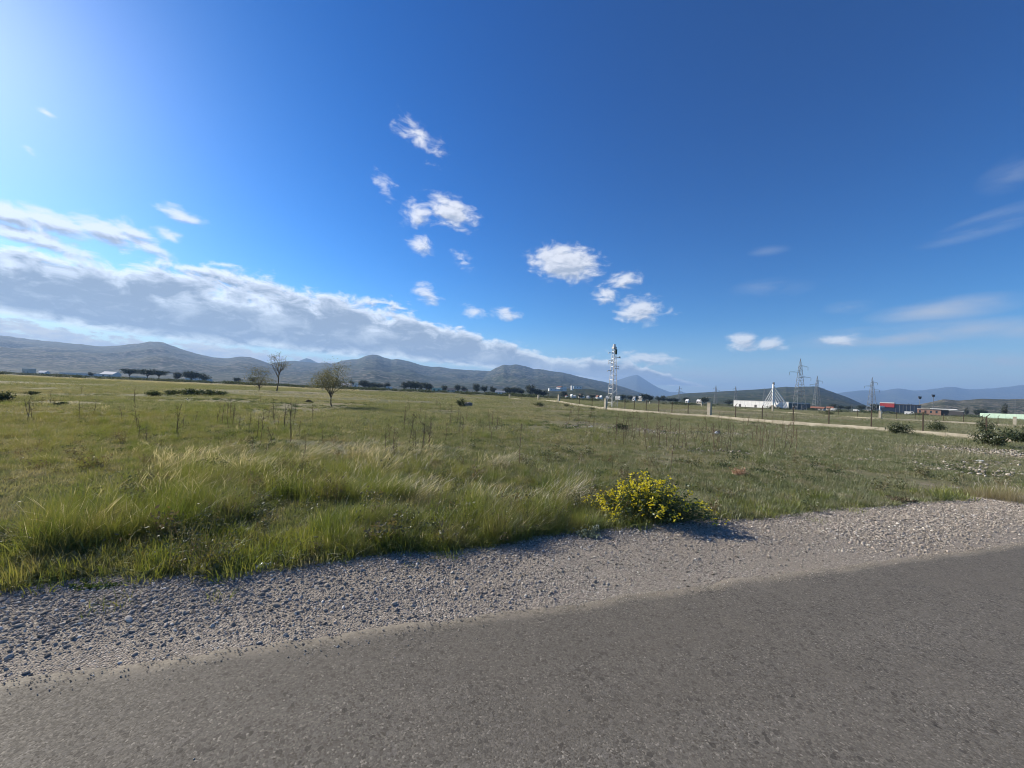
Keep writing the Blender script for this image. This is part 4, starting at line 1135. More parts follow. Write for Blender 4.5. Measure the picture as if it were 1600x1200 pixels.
# galvanised mast right behind the nearer fence
x, y, z = at(957, 58)
e = empty('lattice_mast', (x, y, z), R(24), 'tall galvanised lattice mast with cabinet on top behind the near fence', 'mast')
H = 9.6
legs, br = lattice(1.1, .36, H * .93, 14, .042, .018)
for l in legs: l.build('leg', M_GALV, e)
br.build('bracing', M_GALV, e)
MB().box(-.26, .26, -.26, .26, H * .93, H * .96).build('top_plate', M_GALV, e)
MB().tube((0, 0, H * .95), (0, 0, H * 1.0), .24, .20, 10).build('top_drum', M_WHITE, e)
MB().box(-.02, .26, -.40, -.2, H * .84, H * .92).build('cabinet', M_DARKBOX, e)
for (zz, s_, L) in ((.86, -1, 1.0), (.80, 1, 1.15), (.735, -1, .95), (.70, -1, 1.0), (.66, 1, .95), (.62, 1, 1.0), (.58, -1, 1.1)):
    mb = MB().box(min(.2 * s_, L * s_), max(.2 * s_, L * s_), -.04, .04, H * zz - .04, H * zz + .04)
    mb.tube((L * s_, 0, H * zz - .02), (L * s_ * 1.02, 0, H * zz - .22), .04, .03, 5)
    mb.build('cross_arm', M_GALV, e)
MB().box(.95, 1.2, -.05, .05, H * .797, H * .815).build('floodlight', M_DARKBOX, e)

# power pylons
def pylon(px, top_px, D, label, mirror=1, detail=True, rl=.13):
    x, y, z = at(px, D)
    d = ray(px, top_px); H = (CAM_H + d.z / d.y * D) - z
    e = empty('power_pylon', (x, y, z), R(-8), label, 'pylon', None)
    bw = H * .17
    legs, br = lattice(bw, H * .035, H * .86, 13 if detail else 8, rl, rl * .5)
    for l in legs: l.build('leg', M_PYLON, e)
    br.build('bracing', M_PYLON, e)
    pk = MB()
    for c in ((-1, -1), (1, -1), (1, 1), (-1, 1)): pk.tube((c[0] * H * .0175, c[1] * H * .0175, H * .86), (0, 0, H), rl * .8, rl * .5, 4)
    pk.build('earth_peak', M_PYLON, e)
    for (zz, s_, L) in ((.84, 1, .135), (.735, -1, .19), (.635, 1, .19)):
        s_ *= mirror; L *= H; wz = H * (.17 + (.035 - .17) * zz / .86) / 2
        mb = MB()
        mb.tube((0, 0, H * zz), (s_ * L, 0, H * zz), rl * .9, rl * .6, 4)
        mb.tube((0, 0, H * (zz + .035)), (s_ * L, 0, H * zz), rl * .7, rl * .5, 4)
        a = mb.build('cross_arm', M_PYLON, e)
        ins = MB()
        for k in range(6): ins.tube((s_ * L, 0, H * zz - k * H * .011), (s_ * L, 0, H * zz - (k + .75) * H * .011), rl * 1.1, rl * .6, 6)
        ins.build('insulator', M_GLASSI, a)
    return e, H, D
PY = [pylon(1249, 560, 185, 'tallest power pylon with three cross arms beside the white hall', 1, True, .10),
      pylon(1276, 587, 330, 'grey power pylon just right of the tallest pylon', 1, True, .14),
      pylon(1362, 589, 320, 'hazy power pylon rising near the red fronted building', 1, True, .14),
      pylon(1149, 603, 560, 'small distant power pylon left of the white hall', -1, False, .19),
      pylon(1118, 602, 640, 'distant power pylon above the pale concrete pier', -1, False, .2),
      pylon(1061, 603, 900, 'faintest far power pylon below the blue conical peak', 1, False, .26),
      pylon(1194, 606, 700, 'faint power pylon hidden behind the stays of the white mast', 1, False, .2)]
for px, py0, D, lab in ((1331, 632, 300, 'thin grey pole beside the white van'), (1586, 624, 210, 'thin lamp pole at the mint green wall'), (738, 600, 300, 'thin pole in the far tree line'), (505, 588, 110, 'thin pole between the small field trees')):
    x, y, z = at(px, D); d = ray(px, py0); h = CAM_H + d.z / d.y * D - z
    e = empty('utility_pole', (x, y, z), 0, lab, 'pole')
    MB().tube((0, 0, -.3), (0, 0, h), .12, .07, 6).build('shaft', M_PYLON, e)
    MB().tube((0, 0, h), (.5, 0, h + .12), .05, .05, 5).box(.45, .85, -.1, .1, h + .06, h + .16).build('head', M_PYLON, e)
# two stadium floodlight masts
for px, pt, D, lab in ((1437, 619.5, 420, 'shorter floodlight mast with dark head beyond the brick house'), (1458, 616.5, 420, 'taller floodlight mast with dark head beyond the brick house')):
    x, y, z = at(px, D); d = ray(px, pt); h = CAM_H + d.z / d.y * D - z
    e = empty('floodlight_mast', (x, y, z), 0, lab, 'mast')
    MB().tube((0, 0, -.3), (0, 0, h - 2), .3, .2, 7).build('shaft', M_PYLON, e)
    fr = MB().prism([(-1.0, h - 2.8), (1.0, h - 2.8), (1.9, h), (-1.9, h)], -.25, .25).build('lamp_frame', M_DARKROOF, e)
    for k in range(4):
        for j in range(2): MB().tube((-1.2 + .8 * k, -.28, h - .6 - 1.0 * j), (-1.2 + .8 * k, -.42, h - .7 - 1.0 * j), .28, .3, 7).build('lamp', M_GLASSI, fr)

# ------------------------------------------------------------------ buildings
def house(px, wpx, ybase, ytop, D, label, wall=None, roof=None, kind='gable', rz=0.0, depth=.7, nwin=3, name='house', cat='house', rise=.45, dx=0):
    wall = wall or M_WHITE; roof = roof or M_TILE
    x, y, z = at(px, D)
    if ybase is not None:
        d = ray(px, ybase); z = max(z, CAM_H + d.z / d.y * D) if ybase < hor(px) - .4 else z
    d = ray(px, ytop); ht = CAM_H + d.z / d.y * D - z
    ht *= 1.15; w = size(wpx, D) * 1.08; dp = max(w * depth, 3.0); hw = ht * (1 - rise) if kind == 'gable' else ht * .93
    if px > 850 and (kind == 'gable' or w < 12 or px > 1200): rz = R(-52) + rz * .4; w *= .85
    e = empty(name, (x, y, z), rz, label, cat)
    MB().box(-w / 2, w / 2, 0, dp, -1.5, hw).build('wall', wall, e)
    if kind == 'gable':
        o = w * .03 + .15
        r_ = MB(); 
        r_.add([(-w / 2 - o, -o, hw - .05), (w / 2 + o, -o, hw - .05), (w / 2 + o, dp / 2, ht), (-w / 2 - o, dp / 2, ht), (-w / 2 - o, dp + o, hw - .05), (w / 2 + o, dp + o, hw - .05)],
               [(0, 1, 2, 3), (3, 2, 5, 4), (0, 3, 4), (1, 5, 2), (0, 4, 5, 1)])
        r_.build('roof', roof, e)
    else:
        MB().box(-w / 2 - .2, w / 2 + .2, -.2, dp + .2, hw + .002, ht).build('roof', roof, e)
    for k in range(nwin):
        u = -w / 2 + w * (k + .5) / nwin; ww = min(w / nwin * .22, 1.1); wh = min(hw * .3, .9)
        MB().box(u - ww, u + ww, -.04, .05, hw * .35, hw * .35 + wh * 1.5).build('window', M_WIN, e)
    return e
# low plain at the left
house(40, 11, None, 577, 560, 'long low white roofed shed far left under the mountain', M_CREAM, M_WHITE, 'flat', nwin=2, name='farm_shed', cat='shed')
house(64, 10, None, 580, 480, 'bright white shed on the plain left of the long greenhouse', M_WHITE, M_WHITE, 'gable', nwin=2, name='farm_shed', cat='shed')
house(122, 54, None, 583.5, 520, 'very long low white greenhouse at the foot of the left mountain', M_WHITE, M_WHITE, 'flat', .0, .12, 0, name='greenhouse', cat='greenhouse')
house(166, 18, None, 581.5, 470, 'pale blue gable roofed shed at the end of the long greenhouse', M_WHITE, M_WHITE, 'gable', nwin=2, name='farm_shed', cat='shed')
house(215, 24, None, 588.5, 520, 'low white wall like shed beneath the umbrella pines', M_WHITE, M_WHITE, 'flat', 0, .12, 0, name='farm_shed', cat='shed')
house(299, 19, None, 591, 500, 'thin pale greenhouse in front of two round trees', M_WHITE, M_GREYROOF, 'flat', 0, .2, 0, name='greenhouse', cat='greenhouse')
house(320, 17, None, 592, 500, 'thin pale greenhouse right beside its twin', M_WHITE, M_GREYROOF, 'flat', 0, .2, 0, name='greenhouse', cat='greenhouse')
house(536, 19, None, 599.5, 400, 'low grey roofed farm building right of the slanting field tree', M_CREAM, M_GREYROOF, 'gable', nwin=3, name='farm_building', cat='building')
house(555, 4, None, 600, 400, 'tiny white hut next to the grey roofed farm building', M_WHITE, M_WHITE, 'flat', nwin=1, name='hut', cat='hut')
house(607, 8, None, 604.5, 470, 'small white shed among the dark hedge trees', M_WHITE, M_WHITE, 'flat', nwin=1, name='farm_shed', cat='shed')
house(682, 13, None, 607, 430, 'white flat roofed shed with green front in the tree line', M_MINT, M_WHITE, 'flat', nwin=2, name='farm_shed', cat='shed')
house(704, 12, None, 607.5, 500, 'dark roofed house between far trees', M_CREAM, M_DARKROOF, 'gable', nwin=2)
house(725, 4, None, 609, 480, 'tiny white house below the middle mountain', M_WHITE, M_TILE, 'gable', nwin=1)
house(781, 13, None, 611, 480, 'white house in front of the pair of dark trees before the low wall end', M_WHITE, M_GREYROOF, 'gable', nwin=3)
# white buildings on the knoll
for (px, w_, yb, yt, lab, rf) in ((868, 19, 610.5, 607.5, 'long low white building on the wooded knoll', 'flat'), (881, 7, 610.5, 605, 'square white block on the wooded knoll', 'flat'), (892, 3.4, 609, 603.4, 'narrow white tower house on the knoll top', 'flat'),
                                  (872, 9, 607, 603.8, 'upper white house behind the long knoll building', 'gable'), (902, 12, 607, 603.8, 'row of pale houses along the knoll crest', 'flat')):
    house(px, w_, yb, yt, 1000, lab, M_WHITE, M_WHITE if rf == 'flat' else M_TILE, rf, nwin=3)
for i, (px, w_, yt) in enumerate(((884, 4, 617.2), (892, 4, 616.5), (897, 4, 617.6), (905, 4, 616.8), (910, 4, 618.2), (918, 4.5, 618.8), (932, 5, 618.4), (938, 4, 618.6), (948, 4, 619.2))):
    tag(house(px, w_, None, yt, 640, 'small white village house with %s roof in the row below the knoll' % ('tiled', 'white', 'grey')[i % 3], M_WHITE, (M_TILE, M_WHITE, M_GREYROOF)[i % 3], 'gable', rz=.3 * (i % 3 - 1), nwin=2), group='white village houses below the knoll')
house(965, 10, None, 619.6, 560, 'long white house behind the foot of the lattice mast', M_WHITE, M_WHITE, 'flat', nwin=4)
house(990, 4, None, 620.5, 480, 'small white house right of the lattice mast', M_WHITE, M_GREYROOF, 'gable', nwin=1)
house(1000, 8, None, 620, 560, 'white roofed house half behind the large dark trees', M_CREAM, M_WHITE, 'gable', nwin=2)
house(1073, 4.5, None, 624.6, 470, 'bright white hut below the dark hill', M_WHITE, M_WHITE, 'gable', nwin=1, name='hut', cat='hut')
house(1092, 8, None, 625, 470, 'low white roofed house beside the round tree at the pier', M_CREAM, M_WHITE, 'gable', nwin=2)
house(1156, 9, None, 627, 430, 'pale blue roofed shed just left of the white hall', M_CREAM, M_WHITE, 'flat', nwin=2, name='shed', cat='shed')
# the white hall under the cable stayed mast
HD = 285
x, y, z = at(1232, HD); d = ray(1200, 627.0); ht = CAM_H + d.z / d.y * HD - z; HR = R(-62)
w = size(70, HD) / .80; dp = 31.0
e = empty('white_hall', (x, y, z), HR, 'long white flat hall with dark gate openings and side coloured dark as shade below the cable stayed mast', 'hall')
MB().box(-w, 0, 0, dp, -.5, ht).build('wall', M_WHITE, e)
MB().box(.002, .12, -.05, dp, -.5, ht * .86).build('side_shade_sheet', M_SIDE_SHADE, e)  # dark teal layer paints the shade on the hall's side away from the sun
MB().box(-w - .2, .3, -.2, dp + .2, ht + .002, ht + .3).build('roof', M_GREYROOF, e)
for u in (-.28, -.57, -.87):
    MB().box(w * u - .9, w * u + .9, -.05, .05, 0, 2.0).build('gate', M_DARKROOF, e)
for k in range(13):
    u = -w * (k + 1) / 14; MB().box(u - .035, u + .035, -.03, .03, 0, ht - .1).build('panel_joint', M_GREYROOF, e)
# the mast itself
MD = 292
x, y, z = at(1207.5, MD); d = ray(1209, 597.5); H = CAM_H + d.z / d.y * MD - z
e = empty('cable_stayed_mast', (x, y, z), 0, 'white concrete mast with thick slanting stays above the white hall', 'mast')
MB().prism([(-.5, -.3), (.5, -.3), (.34, H * .93), (-.34, H * .93)], -.5, .5).build('pylon_shaft', M_WHITE, e)
MB().box(-.15, .55, -.6, .6, H * .90, H).build('mast_head', M_DARKROOF, e)
for k in range(5):
    zt = H * (.86 - .125 * k); xr = size(25 - 4.6 * k, MD)
    MB().tube((.3, 0, zt), (xr, 0, .9), .42, .42, 6).build('stay', M_WHITE, e)
for k in range(4):
    zt = H * (.78 - .14 * k); xr = -size(17 - 3.6 * k, MD)
    MB().tube((-.3, 0, zt), (xr, 0, .9), .24, .24, 6).build('stay', M_WHITE, e)
house(1276, 18, None, 636, 300, 'low house with pinkish tiled roof below the two pylons', M_CREAM, M_TILE, 'gable', nwin=3)
house(1296, 9, None, 636, 330, 'cream house with tiled roof behind the fence posts', M_CREAM, M_TILE, 'gable', nwin=2)
# red fronted building
BD = 380
x, y, z = at(1406, BD); w = size(44, BD); d = ray(1406, 631.5); ht = CAM_H + d.z / d.y * BD - z
e = empty('showroom_building', (x, y, z), R(-48), 'dark glass fronted building with red and white fascia at one end', 'building')
MB().box(-w / 2, w / 2, 0, 18, -.5, ht * .92).build('wall', M_NAVY, e)
MB().box(-w / 2 + w * .36, w / 2 + .2, -.25, 18.2, ht * .92 + .002, ht).build('roof', M_DARKROOF, e)
f = MB().box(-w / 2 - .4, -w / 2 + w * .36, -.5, 18.2, ht * .60, ht * 1.06).build('red_fascia', M_RED, e)
MB().box(-w / 2 - .45, -w / 2 + w * .36 + .05, -.55, 18.25, ht * 1.06 + .002, ht * 1.17).build('white_band', M_WHITE, f)
for k in range(7):
    u = -w / 2 + w * (.40 + .09 * k); MB().box(u - .09, u + .09, -.12, .02, 0, ht * .9).build('mullion', M_GREYROOF, e)
x, y, z = at(1377, 200); d = ray(1377, 634); h = CAM_H + d.z / d.y * 200 - z
e = empty('bent_sign', (x, y, z), 0, 'white bent sheet metal sign standing behind the fence pier', 'sign')
MB().prism([(.0, 0), (.35, 0), (.55, h * .25), (-.55, h * .62), (-.5, h * .95), (-1.0, h * .95), (-1.05, h * .55), (.05, h * .2)], -.12, .12).build('post', M_WHITE, e)
MB().box(-1.0, 1.6, -.1, .1, h * .82, h).build('panel', M_WHITE, e)
# brick house, unfinished
BD = 290
x, y, z = at(1463, BD); w = size(41, BD); d = ray(1463, 638.5); ht = CAM_H + d.z / d.y * BD - z
e = empty('brick_house', (x, y, z), R(-50), 'unfinished pinkish brick house with white flat roof slab', 'house')
MB().box(-w / 2, w * .12, 0, 9, -.5, ht * .86).build('wall', M_BRICK, e)
MB().box(w * .12 + .003, w / 2, 1.2, 9, -.5, ht * .8).build('shade_side_wall', M_DARKROOF, e)  # set-back box coloured dark to stand for the shaded side of the brick
MB().box(-w / 2 - .1, -w * .16, -.3, 9.2, ht * .862, ht * .95).build('roof_slab', M_CREAM, e)
MB().box(-w * .16 + .002, w / 2 + .4, -.6, 9.4, ht * .90, ht * 1.03).build('roof_slab', M_WHITE, e)
for k in range(4):
    u = -w * .43 + w * .145 * k; MB().box(u - .5, u + .5, -.05, .1, ht * .3, ht * .66).build('window', M_WIN, e)
house(1494, 16, None, 643, 280, 'low dark shed with white roof edge beside the brick house', M_DARKROOF, M_WHITE, 'flat', nwin=0, name='shed', cat='shed')
# mint green hoarding
p0 = at(1531, 214); p1 = (p0[0] + 4.5, p0[1] - 45.0, float(hgt(p0[0] + 4.5, p0[1] - 45.0)))
d0 = ray(1531, 645.2)
h0 = CAM_H + d0.z / d0.y * 214 - p0[2]; h1 = h0
e = empty('metal_hoarding', p0, 0, 'long mint green corrugated metal wall beyond the fences', 'wall')
N = 22
for k in range(N):
    a = Vector(p0).lerp(Vector(p1), k / N) - Vector(p0); b = Vector(p0).lerp(Vector(p1), (k + 1) / N) - Vector(p0)
    ha = h0 + (h1 - h0) * k / N; hb = h0 + (h1 - h0) * (k + 1) / N; g = .02
    jx = .03 * (k % 2)
    MB().add([(a.x + jx, a.y - g, a.z - .4), (b.x + jx, b.y + g, b.z - .4), (b.x + .08 + jx, b.y + g, b.z - .4), (a.x + .08 + jx, a.y - g, a.z - .4), (a.x + jx, a.y - g, a.z + ha), (b.x + jx, b.y + g, b.z + hb), (b.x + .08 + jx, b.y + g, b.z + hb), (a.x + .08 + jx, a.y - g, a.z + ha)],
             [(0, 3, 2, 1), (4, 5, 6, 7), (0, 1, 5, 4), (1, 2, 6, 5), (2, 3, 7, 6), (3, 0, 4, 7)]).build('panel', M_MINT, e)
# vehicles in the distance
def van(px, D, wpx, label, body, name='van', cat='van'):
    x, y, z = at(px, D); L = size(wpx, D); h = L * .42
    e = empty(name, (x, y, z), R(-50), label, cat)
    MB().prism([(-L / 2, h * .16), (L * .5, h * .16), (L * .5, h * .45), (L * .40, h * .55), (L * .28, h), (-L / 2, h)], -.9, .9).build('body', body, e)
    MB().prism([(L * .40, h * .58), (L * .375, h * .58), (L * .285, h * .92), (L * .30, h * .92)], -.8, .8).build('windscreen', M_WIN, e)
    MB().box(L * .12, L * .27, -.92, -.88, h * .58, h * .86).build('window', M_WIN, e)
    for u in (-.3, .3):
        for s_ in (-.85, .85): MB().tube((u * L, s_ - .1, h * .17), (u * L, s_ + .1, h * .17), h * .17, h * .17, 10).build('wheel', M_TYRE, e)
van(1422, 260, 12, 'white van parked before the dark showroom building', M_WHITE)
van(1338, 330, 7.5, 'small white van on the plain below the dark hill', M_WHITE)
van(1355, 340, 7, 'pale van half hidden by trees right of the small white van', M_CREAM)
van(1304, 300, 9, 'low white vehicle behind the fence posts near the tiled house', M_WHITE)

# ------------------------------------------------------------------ small things in the field and on the verge
def lump(name, loc, w, h, material, seed, label, cat, group=None, d=None, sub=2):
    """angular rock or crumpled piece, one mesh"""
    me = stone_mesh(seed, 1.0, sub)
    me.materials.clear(); me.materials.append(material)
    o = link(name, me, None, None, loc); d = d or w
    o.scale = (w / 2, d / 2, h / 2); o.location.z += h * .28; o.rotation_euler = (rng.normal(0, .1), rng.normal(0, .1), rng.uniform(0, 6))
    return tag(o, label, cat, group)
M_ROCK = mottled('grey_rock', (0.30, 0.28, 0.25), (0.16, 0.15, 0.13), 3.0, 0.9, 0.2, 0.5)
M_EARTH = mottled('dark_earth', (0.05, 0.04, 0.03), (0.09, 0.07, 0.05), 3.0, 0.95)
x, y, z = ghz(730, 636); lump('rock', (x, y, z), 1.3, .65, M_ROCK, 21, 'grey rock half hidden by the dark field bush', 'rock')
x, y, z = ghz(481, 629); e = empty('earth_mound', (x, y, z), 0, 'dark pointed heap of clods in the grass left of the slanting tree', 'mound')
for k, (dx, dy, w, h) in enumerate(((0, 0, .34, .42), (.18, .05, .30, .26), (-.16, -.05, .26, .18), (.36, 0, .24, .14))):
    me = stone_mesh(80 + k, 1.0); me.materials.append(M_EARTH); o = link('clod', me, None, e, (dx, dy, h * .3)); o.scale = (w / 2, w / 2, h / 2)
x, y, z = ghz(1120, 679); e = empty('litter_bag', (x, y, z), 0.4, 'torn white plastic bag lying in the stony grass before the pier', 'litter')
for k, (dx, dy, w, h, mt) in enumerate(((0, 0, .24, .20, M_LITTER), (.17, .05, .22, .26, M_ROCK), (-.17, -.06, .22, .10, M_LITTER))):
    me = stone_mesh(60 + k, 1.0); me.materials.append(mt); o = link('lump', me, None, e, (dx, dy, h * .3)); o.scale = (w / 2, w / 2.4, h / 2)
# pale plank-like pieces
for px, py, L, lab in ((1362, 705, .62, 'long white strip of plastic lying on the stony ground'), (793, 845, .085, 'small white card lying at the gravel edge'), (1392, 780, .16, 'pale upright fragment beside the verge near the gravel')):
    x, y, z = ghz(px, py)
    o = MB().prism([(-L / 2, 0), (L / 2, 0.0), (L / 2, .03 * L + .004), (0, .09 * L + .008), (-L / 2, .02 * L + .004)], -.16 * L, .16 * L).build('litter_piece', M_LITTER, None, (x, y, z + .012))
    o.rotation_euler = (0.05, .06 if py < 760 else .25, rng.uniform(-.3, .3)); tag(o, lab, 'litter')
for px, py, w, lab in ((1531, 722, .42, 'crumpled white litter in front of the largest bush'), (923, 668, .45, 'flat white litter in the open field left of the weed clump'), (135, 672, .16, 'single white scrap in the green left field'), (760, 640, .4, 'white scrap far out right of the field bush'), (1497, 763, .13, 'pale stone in the grass near the straw clump'), (1582, 764, .28, 'grey stone beside the yellow straw clump'), (1140, 688, .3, 'white scrap beside the torn bag')):
    x, y, z = ghz(px, py); lump('litter_scrap' if 'stone' not in lab else 'stone', (x, y, z), w * .6, w * .25, M_LITTER if 'stone' not in lab else M_ROCK, int(px), lab, 'litter' if 'stone' not in lab else 'stone')
for (px, py) in ((49, 636), (76, 637), (92, 637), (120, 637.5), (183, 638), (195, 638), (217, 637.5), (229, 639), (245, 638), (253, 638.5), (275, 639), (290, 640), (320, 637.5), (334, 636), (293, 624.5), (75, 627), (331, 642), (640, 650), (683, 660), (699, 686), (600, 652), (26, 637), (160, 638.5)):
    x, y, z = ghz(px, py); lump('litter_scrap', (x, y, z), size(rng.uniform(2.5, 6), y), size(rng.uniform(2, 3), y), M_LITTER, int(px * 3), 'small white scrap of litter scattered in the grassy field', 'litter', 'white scraps scattered over the field')
# the crumpled clear plastic at the gravel edge
def crumple(seed, w, l, amp):
    r = np.random.default_rng(seed); nx = 9
    gxx, gyy = np.meshgrid(np.linspace(-.5, .5, nx), np.linspace(-.5, .5, nx), indexing='ij')
    rad = np.hypot(gxx, gyy)
    zz = amp * (fbm(gxx * 5 + seed, gyy * 5, 3, 1) - .2) * (1.2 - rad) + amp * .9 * np.clip(.55 - rad, 0, 1)
    k = 1 - .25 * np.clip(rad - .45, 0, 1)
    V = np.stack([gxx * w * k, gyy * l * k, zz], -1).reshape(-1, 3)
    ii = np.arange(nx * nx).reshape(nx, nx)
    q = np.stack([ii[:-1, :-1], ii[1:, :-1], ii[1:, 1:], ii[:-1, 1:]], -1).reshape(-1, 4)
    me = np_mesh('crumple', V, q)
    return me
M_CLEAR = mat('clear_plastic', (0.62, 0.66, 0.74), 0.18, 0.6); M_CLEAR.node_tree.nodes['Principled BSDF'].inputs['Transmission Weight'].default_value = 0.45
x, y, z = ghz(411, 888)
o = link('plastic_wrapper', crumple(3, .15, .10, .055), M_CLEAR, None, (x, y, z + .005)); o.rotation_euler = (.25, -.1, .5)
o.modifiers.new('thickness', 'SOLIDIFY').thickness = .002
tag(o, 'crumpled clear plastic cup at the edge between gravel and grass', 'litter')

# dead weed stalks standing in the field
def stalk(seed, h):
    r = np.random.default_rng(seed); mb = MB()
    p = Vector((0, 0, -.03)); q = Vector((r.normal(0, .05) * h, r.normal(0, .05) * h, h))
    m1 = p.lerp(q, .5) + Vector((r.normal(0, .03) * h, 0, 0))
    mb.tube(p, m1, .0072, .006, 4); mb.tube(m1, q, .006, .003, 4)
    for k in range(int(r.integers(5, 11))):
        t = r.uniform(.35, 1); b = p.lerp(m1, t * 2) if t < .5 else m1.lerp(q, (t - .5) * 2)
        a = r.uniform(0, 6.28); L = h * r.uniform(.06, .2) * (1.3 - t)
        c = b + Vector((math.cos(a) * L, math.sin(a) * L, L * r.uniform(.6, 1.4))); mb.tube(b, c, .005, .003, 3)
        mb.tube(c, c + Vector((0, 0, .02)), .010, .006, 4)
    return mb.mesh('stalk')
ST = [stalk(500 + i, 1.0) for i in range(8)]
fixed = [(489, 661, 34), (811, 728, 66), (393, 716, 34), (412, 717, 38), (472, 722, 50), (603, 706, 32), (229, 690, 24), (190, 655, 20), (1047, 740, 60), (1180, 690, 26), (1160, 688, 24), (1110, 692, 30), (505, 690, 28), (610, 690, 30)]
cand = []
while len(cand) < 215:
    px = rng.uniform(330, 1260) if rng.random() < .93 else rng.uniform(20, 330); py = hor(px) + rng.uniform(28, 105) * (1 if px < 900 else .8)
    if fbm(np.array(px * .012), np.array(py * .03), 3, 2) < .45: continue
    cand.append((px, py, None))
for i, (px, py, hp) in enumerate(fixed + cand):
    x, y, z = ghz(px, py); D = y
    h = size(hp, D) if hp else rng.uniform(.35, .95)
    o = link('dead_stalk', ST[i % 8], M_WEED, None, (x, y, z)); o.scale = (min(1.6, .7 + D * .035), min(1.6, .7 + D * .035), h); o.rotation_euler = (rng.normal(0, .04), rng.normal(.03, .05), rng.uniform(0, 6.3))
    hh = 'short' if h < .5 else ('knee high' if h < .75 else 'tall'); rg = 'in front of the small field trees' if px < 560 else ('in the open middle of the field' if px < 900 else 'in the stony grass before the near fence')
    tag(o, hh + ' thin dead weed stalk ' + rg, 'weed stalk', 'dead weed stalks standing in the field')

# the yellow flowering bush at the gravel edge
x, y, z = ghz(1022, 811)
YB = empty('flowering_bush', (x, y, z), 0, 'bushy plant with bright yellow flowers at the edge of the gravel', 'bush')
YB.scale = (1.15, 1.0, .92)
r = np.random.default_rng(77)
mb = MB(); fl = []; lv = []; leafpts = []
for i in range(170):
    a = r.uniform(0, 6.28); k = math.sqrt(r.random()) * r.uniform(.6, 1.3)
    cx = math.cos(a) * k; cy = math.sin(a) * k
    h = .54 * (1 - .50 * k ** 2) * r.uniform(.5, 1.15) * (1.0 if cx < .35 else 1.12 - .75 * max(cx - .35, 0))
    b0 = Vector((cx * .22, cy * .18, -.02)); tp = Vector((cx * .66 + r.normal(0, .04), cy * .42 + r.normal(0, .04), h))
    md_ = b0.lerp(tp, .5) + Vector((0, 0, .06))
    mb.tube(b0, md_, .004, .003, 4); mb.tube(md_, tp, .003, .0015, 4)
    for j in range(30):
        t = r.uniform(.12, .98); leafpts.append(tuple((b0.lerp(md_, t * 2) if t < .5 else md_.lerp(tp, t * 2 - 1)) + Vector(r.normal(0, .028, 3))))
    pf = .85 if cx < .0 else (.35 if cx < .35 else .08)
    if r.random() < pf:
        for j in range(int(r.integers(6, 18))):
            fl.append(tuple(tp + Vector((r.normal(0, .024), r.normal(0, .024), r.uniform(-.08, .03)))))
    elif r.random() < .5:
        for j in range(3): fl.append(tuple(tp + Vector(r.normal(0, .02, 3))))
mb.build('stems', M_LEAF_Y, YB)
V, q = cards(leafpts, .016, 5); link('foliage', np_mesh('foliage', V, q), M_LEAF_Y, YB)
V, q = cards(np.repeat(fl, 3, 0) + r.normal(0, .004, (len(fl) * 3, 3)), .0125, 6); link('flowers', np_mesh('flowers', V, q), M_FLOWER, YB)
# lone clumps
def clump(name, px, py, meshes, sc, label, cat, rz=0.0, material=None):
    x, y, z = ghz(px, py)
    e = empty(name, (x, y, z), rz, label, cat); e.scale = sc if isinstance(sc, tuple) else (sc, sc, sc)
    for k, me in enumerate(meshes):
        o = link('blades', me, material, e, (0.10 * math.cos(k * 2.2) * (k > 0), .10 * math.sin(k * 2.2) * (k > 0), 0)); o.rotation_euler = (0, 0, k * 1.3 * .3)
    return e
clump('grass_clump', 1193, 727, [tall[0], tall[2], feather[1]], (1.15, 1.15, .95), 'lone pale green grass clump in the short turf behind the pink weed', 'grass clump')
clump('grass_clump', 1575, 784, [straw_t[0], straw_t[1], straw_t[2]], (1.1, 1.1, 1.0), 'yellow straw clump where the gravel meets the field', 'grass clump')
clump('grass_clump', 1540, 779, [straw_t[1], straw_t[0]], (.8, .8, .7), 'smaller straw clump beside the yellow straw clump', 'grass clump')
clump('grass_clump', 880, 772, [tall[1], tall[3], tall[4], tall[5]], (1.4, 1.4, .95), 'tall bright green clump left of the yellow flowering bush', 'grass clump')
clump('grass_clump', 985, 812, [verge[0], verge[1], tall[3]], (1.3, 1.3, .62), 'dense green tuft at the foot of the yellow flowering bush', 'grass clump')
clump('grass_clump', 955, 818, [verge[2], verge[3], tall[2]], (1.2, 1.2, .55), 'low green tuft on the left flank of the yellow flowering bush', 'grass clump')
clump('grass_clump', 1000, 822, [verge[3], verge[4], verge[0]], (1.1, 1.1, 1.0), 'fresh green tuft directly before the yellow flowering bush', 'grass clump')
clump('grass_clump', 935, 806, [tall[1], tall[3], verge[0]], (1.1, 1.1, .6), 'mixed dry and green tuft between roadside grass and flowering bush', 'grass clump')
clump('grass_clump', 1075, 798, [tall[3], verge[2]], (1.0, 1.0, .55), 'leafy tuft on the right flank of the yellow flowering bush', 'grass clump')
clump('grass_clump', 1200, 806, [verge[1], verge[4]], (1.0, 1.0, .8), 'short green tuft at the gravel edge beyond the shadow', 'grass clump')
clump('grass_clump', 1105, 800, [verge[3], verge[0]], (1.0, 1.0, .7), 'short green tuft in the shadow of the yellow flowering bush', 'grass clump')
